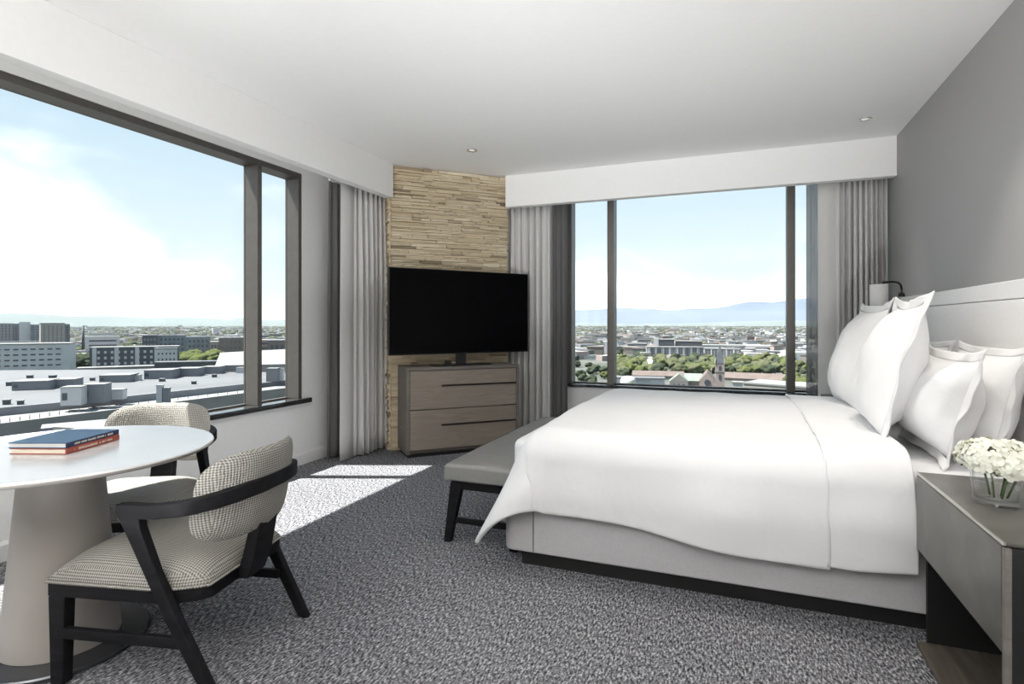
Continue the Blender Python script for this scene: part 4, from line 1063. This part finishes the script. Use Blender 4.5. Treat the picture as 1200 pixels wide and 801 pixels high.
for zz in (zt1 - 3.2, zt1 - 9.5): MB().box(tx - .8, tx + .8, -.75, -.4, zz - 1.8, zz + 1.5).build('window', M['ext_window'], b)
bldg('warehouse', 'large pale flat roofed building at the lower right of the mountain view', 872, 945, 330, 452, 26, 'ext_beige', 'roof_white', rot=R(-18))
bldg('warehouse', 'small white cube building right of the church tower', 859, 870, 370, 449, 8, 'ext_white', 'roof_white')

# trees: shared crowns
def blob(mat, seed, nsub=3):
    bm = bmesh.new(); bmesh.ops.create_icosphere(bm, subdivisions=nsub, radius=1)
    for v_ in bm.verts: v_.co *= 1 + .45 * noise.noise(v_.co * 1.7 + Vector((seed, 0, 0))) + .28 * noise.noise(v_.co * 4 + Vector((seed, 0, 0))) + .12 * noise.noise(v_.co * 9)
    me = bpy.data.meshes.new('crown'); bm.to_mesh(me); bm.free(); me.polygons.foreach_set('use_smooth', [True] * len(me.polygons)); me.materials.append(M[mat]); return me
crowns = {k: [blob(k, s_) for s_ in (1.1, 5.2, 9.4)] for k in ('tree_green', 'tree_pale', 'tree_dark')}
trunk_me = MB().lathe([(.5, 0), (.35, 1)], 6).mesh('trunk', M['ext_brown'])
rn = random.Random(11)
def tree(px, d, r_, kind, label, group):
    c = at(px, d)
    if not free(c, r_ * .65): return
    label = label + ' ' + where(px); group = group + ' ' + where(px)
    root = empty('tree', (c.x, c.y, GZ)); tag(root, label, 'tree', group)
    o = bpy.data.objects.new('crown', rn.choice(crowns[kind])); COL.objects.link(o); o.parent = root
    o.location = (0, 0, r_ * .95); o.scale = (r_, r_, r_ * .8); o.rotation_euler = (0, 0, rn.uniform(0, 6))
    t_ = bpy.data.objects.new('trunk', trunk_me); COL.objects.link(t_); t_.parent = root; t_.scale = (1, 1, r_ * .8)
TL = {'tree_green': 'fresh green', 'tree_pale': 'olive green', 'tree_dark': 'dark green'}
for k in range(230):
    px = rn.uniform(722, 925); d = rn.uniform(500, 700)
    kd = rn.choice(['tree_green', 'tree_pale', 'tree_pale', 'tree_dark'])
    tree(px, d, rn.uniform(3.8, 6.2), kd, TL[kd] + ' tree of the park belt', TL[kd] + ' trees in the park belt')
for k in range(60):
    px = rn.choice([rn.uniform(676, 722), rn.uniform(722, 745), rn.uniform(925, 950)]); d = rn.uniform(360, 600); kd = rn.choice(['tree_green', 'tree_dark', 'tree_pale'])
    tree(px, d, rn.uniform(3, 5), kd, TL[kd] + ' tree near low buildings', TL[kd] + ' trees near the church')
for k in range(34):
    px = rn.uniform(204, 256); d = rn.uniform(560, 700)
    tree(px, d, rn.uniform(6, 9), 'tree_green', 'bright green tree in the clump', 'green trees before the glass offices')
for k in range(44):
    px = rn.choice([rn.uniform(140, 172), rn.uniform(66, 104), rn.uniform(145, 256)]); d = rn.uniform(800, 1100) if px > 104 else rn.uniform(520, 640)
    tree(px, d, rn.uniform(5, 9), 'tree_dark', 'dark green tree among buildings', 'dark trees in the left city view')
# small far buildings
fm = ['ext_white', 'ext_white', 'ext_white', 'ext_beige', 'ext_grey', 'ext_pink', 'ext_brown', 'roof_pale', 'ext_white']
cube_me = {m_: MB().box(-.5, .5, -.5, .5, 0, 1).mesh('wall', M[m_]) for m_ in set(fm)}
roof_me = {m_: MB().box(-.52, .52, -.52, .52, 1, 1.12).mesh('roof', M[m_]) for m_ in ('roof_white', 'roof_pale', 'ext_tile')}
cn_ = {'ext_white': 'white', 'ext_beige': 'beige', 'ext_grey': 'grey', 'ext_pink': 'pink', 'ext_brown': 'brown', 'roof_pale': 'pale grey'}
for k in range(420):
    side = k % 5
    px = rn.uniform(676, 950) if side < 3 else rn.uniform(60, 345)
    d = rn.uniform(700, 2000) if side < 3 else rn.uniform(900, 2000)
    m_ = rn.choice(fm); c = at(px, d); w = rn.uniform(10, 34); dp = rn.uniform(10, 22); h = rn.uniform(4, 11)
    if not free(c, max(w, dp) * .5): continue
    root = empty('small_building', (c.x, c.y, GZ), rn.choice((.2, .2, 1.0)) + rn.uniform(-.1, .1))
    o = bpy.data.objects.new('wall', cube_me[m_]); COL.objects.link(o); o.parent = root; o.scale = (w, dp, h)
    rk = rn.choice(['roof_white', 'roof_white', 'roof_pale', 'ext_tile'])
    o = bpy.data.objects.new('roof', roof_me[rk]); COL.objects.link(o); o.parent = root; o.scale = (w, dp, h)
    sz_ = 'long' if w > 22 else 'small'; rn_ = {'roof_white': 'white', 'roof_pale': 'grey', 'ext_tile': 'brown'}[rk]
    tag(root, '%s low %s building with flat %s roof %s' % (sz_, cn_[m_], rn_, where(px)), 'building', '%s %s buildings with %s roofs %s' % (sz_, cn_[m_], rn_, where(px)))
far = MB()
for k in range(6500):
    px = rn.uniform(-700, 1500); d = 700 + 6500 * rn.random() ** 1.6
    if d < 2000 and (676 < px < 950 or -60 < px < 345) and rn.random() < .5: continue
    c = at(px, d); w = rn.uniform(8, 40) * (1 + d / 5000); dp = rn.uniform(8, 20); h = rn.uniform(4, 11) * (1 + (rn.random() < .04 and d > 2500) * 1.5)
    a = rn.choice((.2, 1.0)); far.obox((c.x, c.y, GZ + h / 2), (math.cos(a) * w / 2, math.sin(a) * w / 2, 0), (-math.sin(a) * dp / 2, math.cos(a) * dp / 2, 0), (0, 0, h / 2), rn.choice((0, 0, 0, 1, 2, 3, 4)))
tag(far.build('distant_city', [M['ext_white'], M['ext_beige'], M['ext_grey'], M['ext_pink'], M['ext_brown']]), 'thousands of tiny far buildings spread to the horizon', 'city', kind='stuff')
ft = MB(); ico = blob('tree_dark', 3.3, 1); iv = [v_.co.copy() for v_ in ico.vertices]; iff = [tuple(p.vertices) for p in ico.polygons]
for k in range(10000):
    px = rn.uniform(-700, 1500); d = 620 + 9000 * rn.random() ** 1.25; c = at(px, d); r_ = rn.uniform(3.5, 6.5) * (1 + d / 5000)
    if px > 600 and d < 2600 and rn.random() < .75: continue
    ft.add([(c.x + v_.x * r_ * 1.5, c.y + v_.y * r_ * 1.5, GZ + 2 + v_.z * min(r_, 8)) for v_ in iv], iff, rn.choice((0, 0, 1)))
tag(ft.build('distant_trees', [M['tree_dark'], M['tree_pale']], smooth=True), 'mass of small far trees between the distant houses', 'trees', kind='stuff')

# aerial haze over the city, real scattering air beyond the nearest blocks
hz_ = bpy.data.materials.new('city_haze_air'); hz_.use_nodes = True; t = hz_.node_tree
t.nodes.remove(t.nodes['Principled BSDF']); vsn = t.nodes.new('ShaderNodeVolumeScatter')
vsn.inputs['Color'].default_value = (.93, .96, 1, 1); vsn.inputs['Density'].default_value = 1.9e-5; vsn.inputs['Anisotropy'].default_value = .0
t.links.new(vsn.outputs[0], t.nodes['Material Output'].inputs['Volume'])
arc = []
a0, a1 = math.radians(20), math.radians(200)
for k in range(25): a = a0 + (a1 - a0) * k / 24; arc.append((math.cos(a) * 12000, math.sin(a) * 12000))
for k in range(24, -1, -1): a = a0 + (a1 - a0) * k / 24; arc.append((math.cos(a) * 330, math.sin(a) * 330))
mb = MB(); n_ = 25
vv = [(p[0], p[1], z_) for z_ in (GZ - 1, 230) for p in arc[:25]] + [(p[0], p[1], z_) for z_ in (GZ - 1, 230) for p in reversed(arc[25:])]
fs = []
for k in range(24):
    fs += [(k, k + 1, 25 + k + 1, 25 + k), (50 + k, 75 + k, 76 + k, 51 + k), (k, 50 + k, 51 + k, k + 1), (25 + k, 26 + k, 76 + k, 75 + k)]
fs += [(0, 25, 75, 50), (24, 74, 99, 49)]
mb.add(vv, fs)
hzo = tag(mb.build('haze', hz_), 'thin pale haze hanging over the distant city', 'haze', kind='stuff')
SC.cycles.volume_bounces = 1
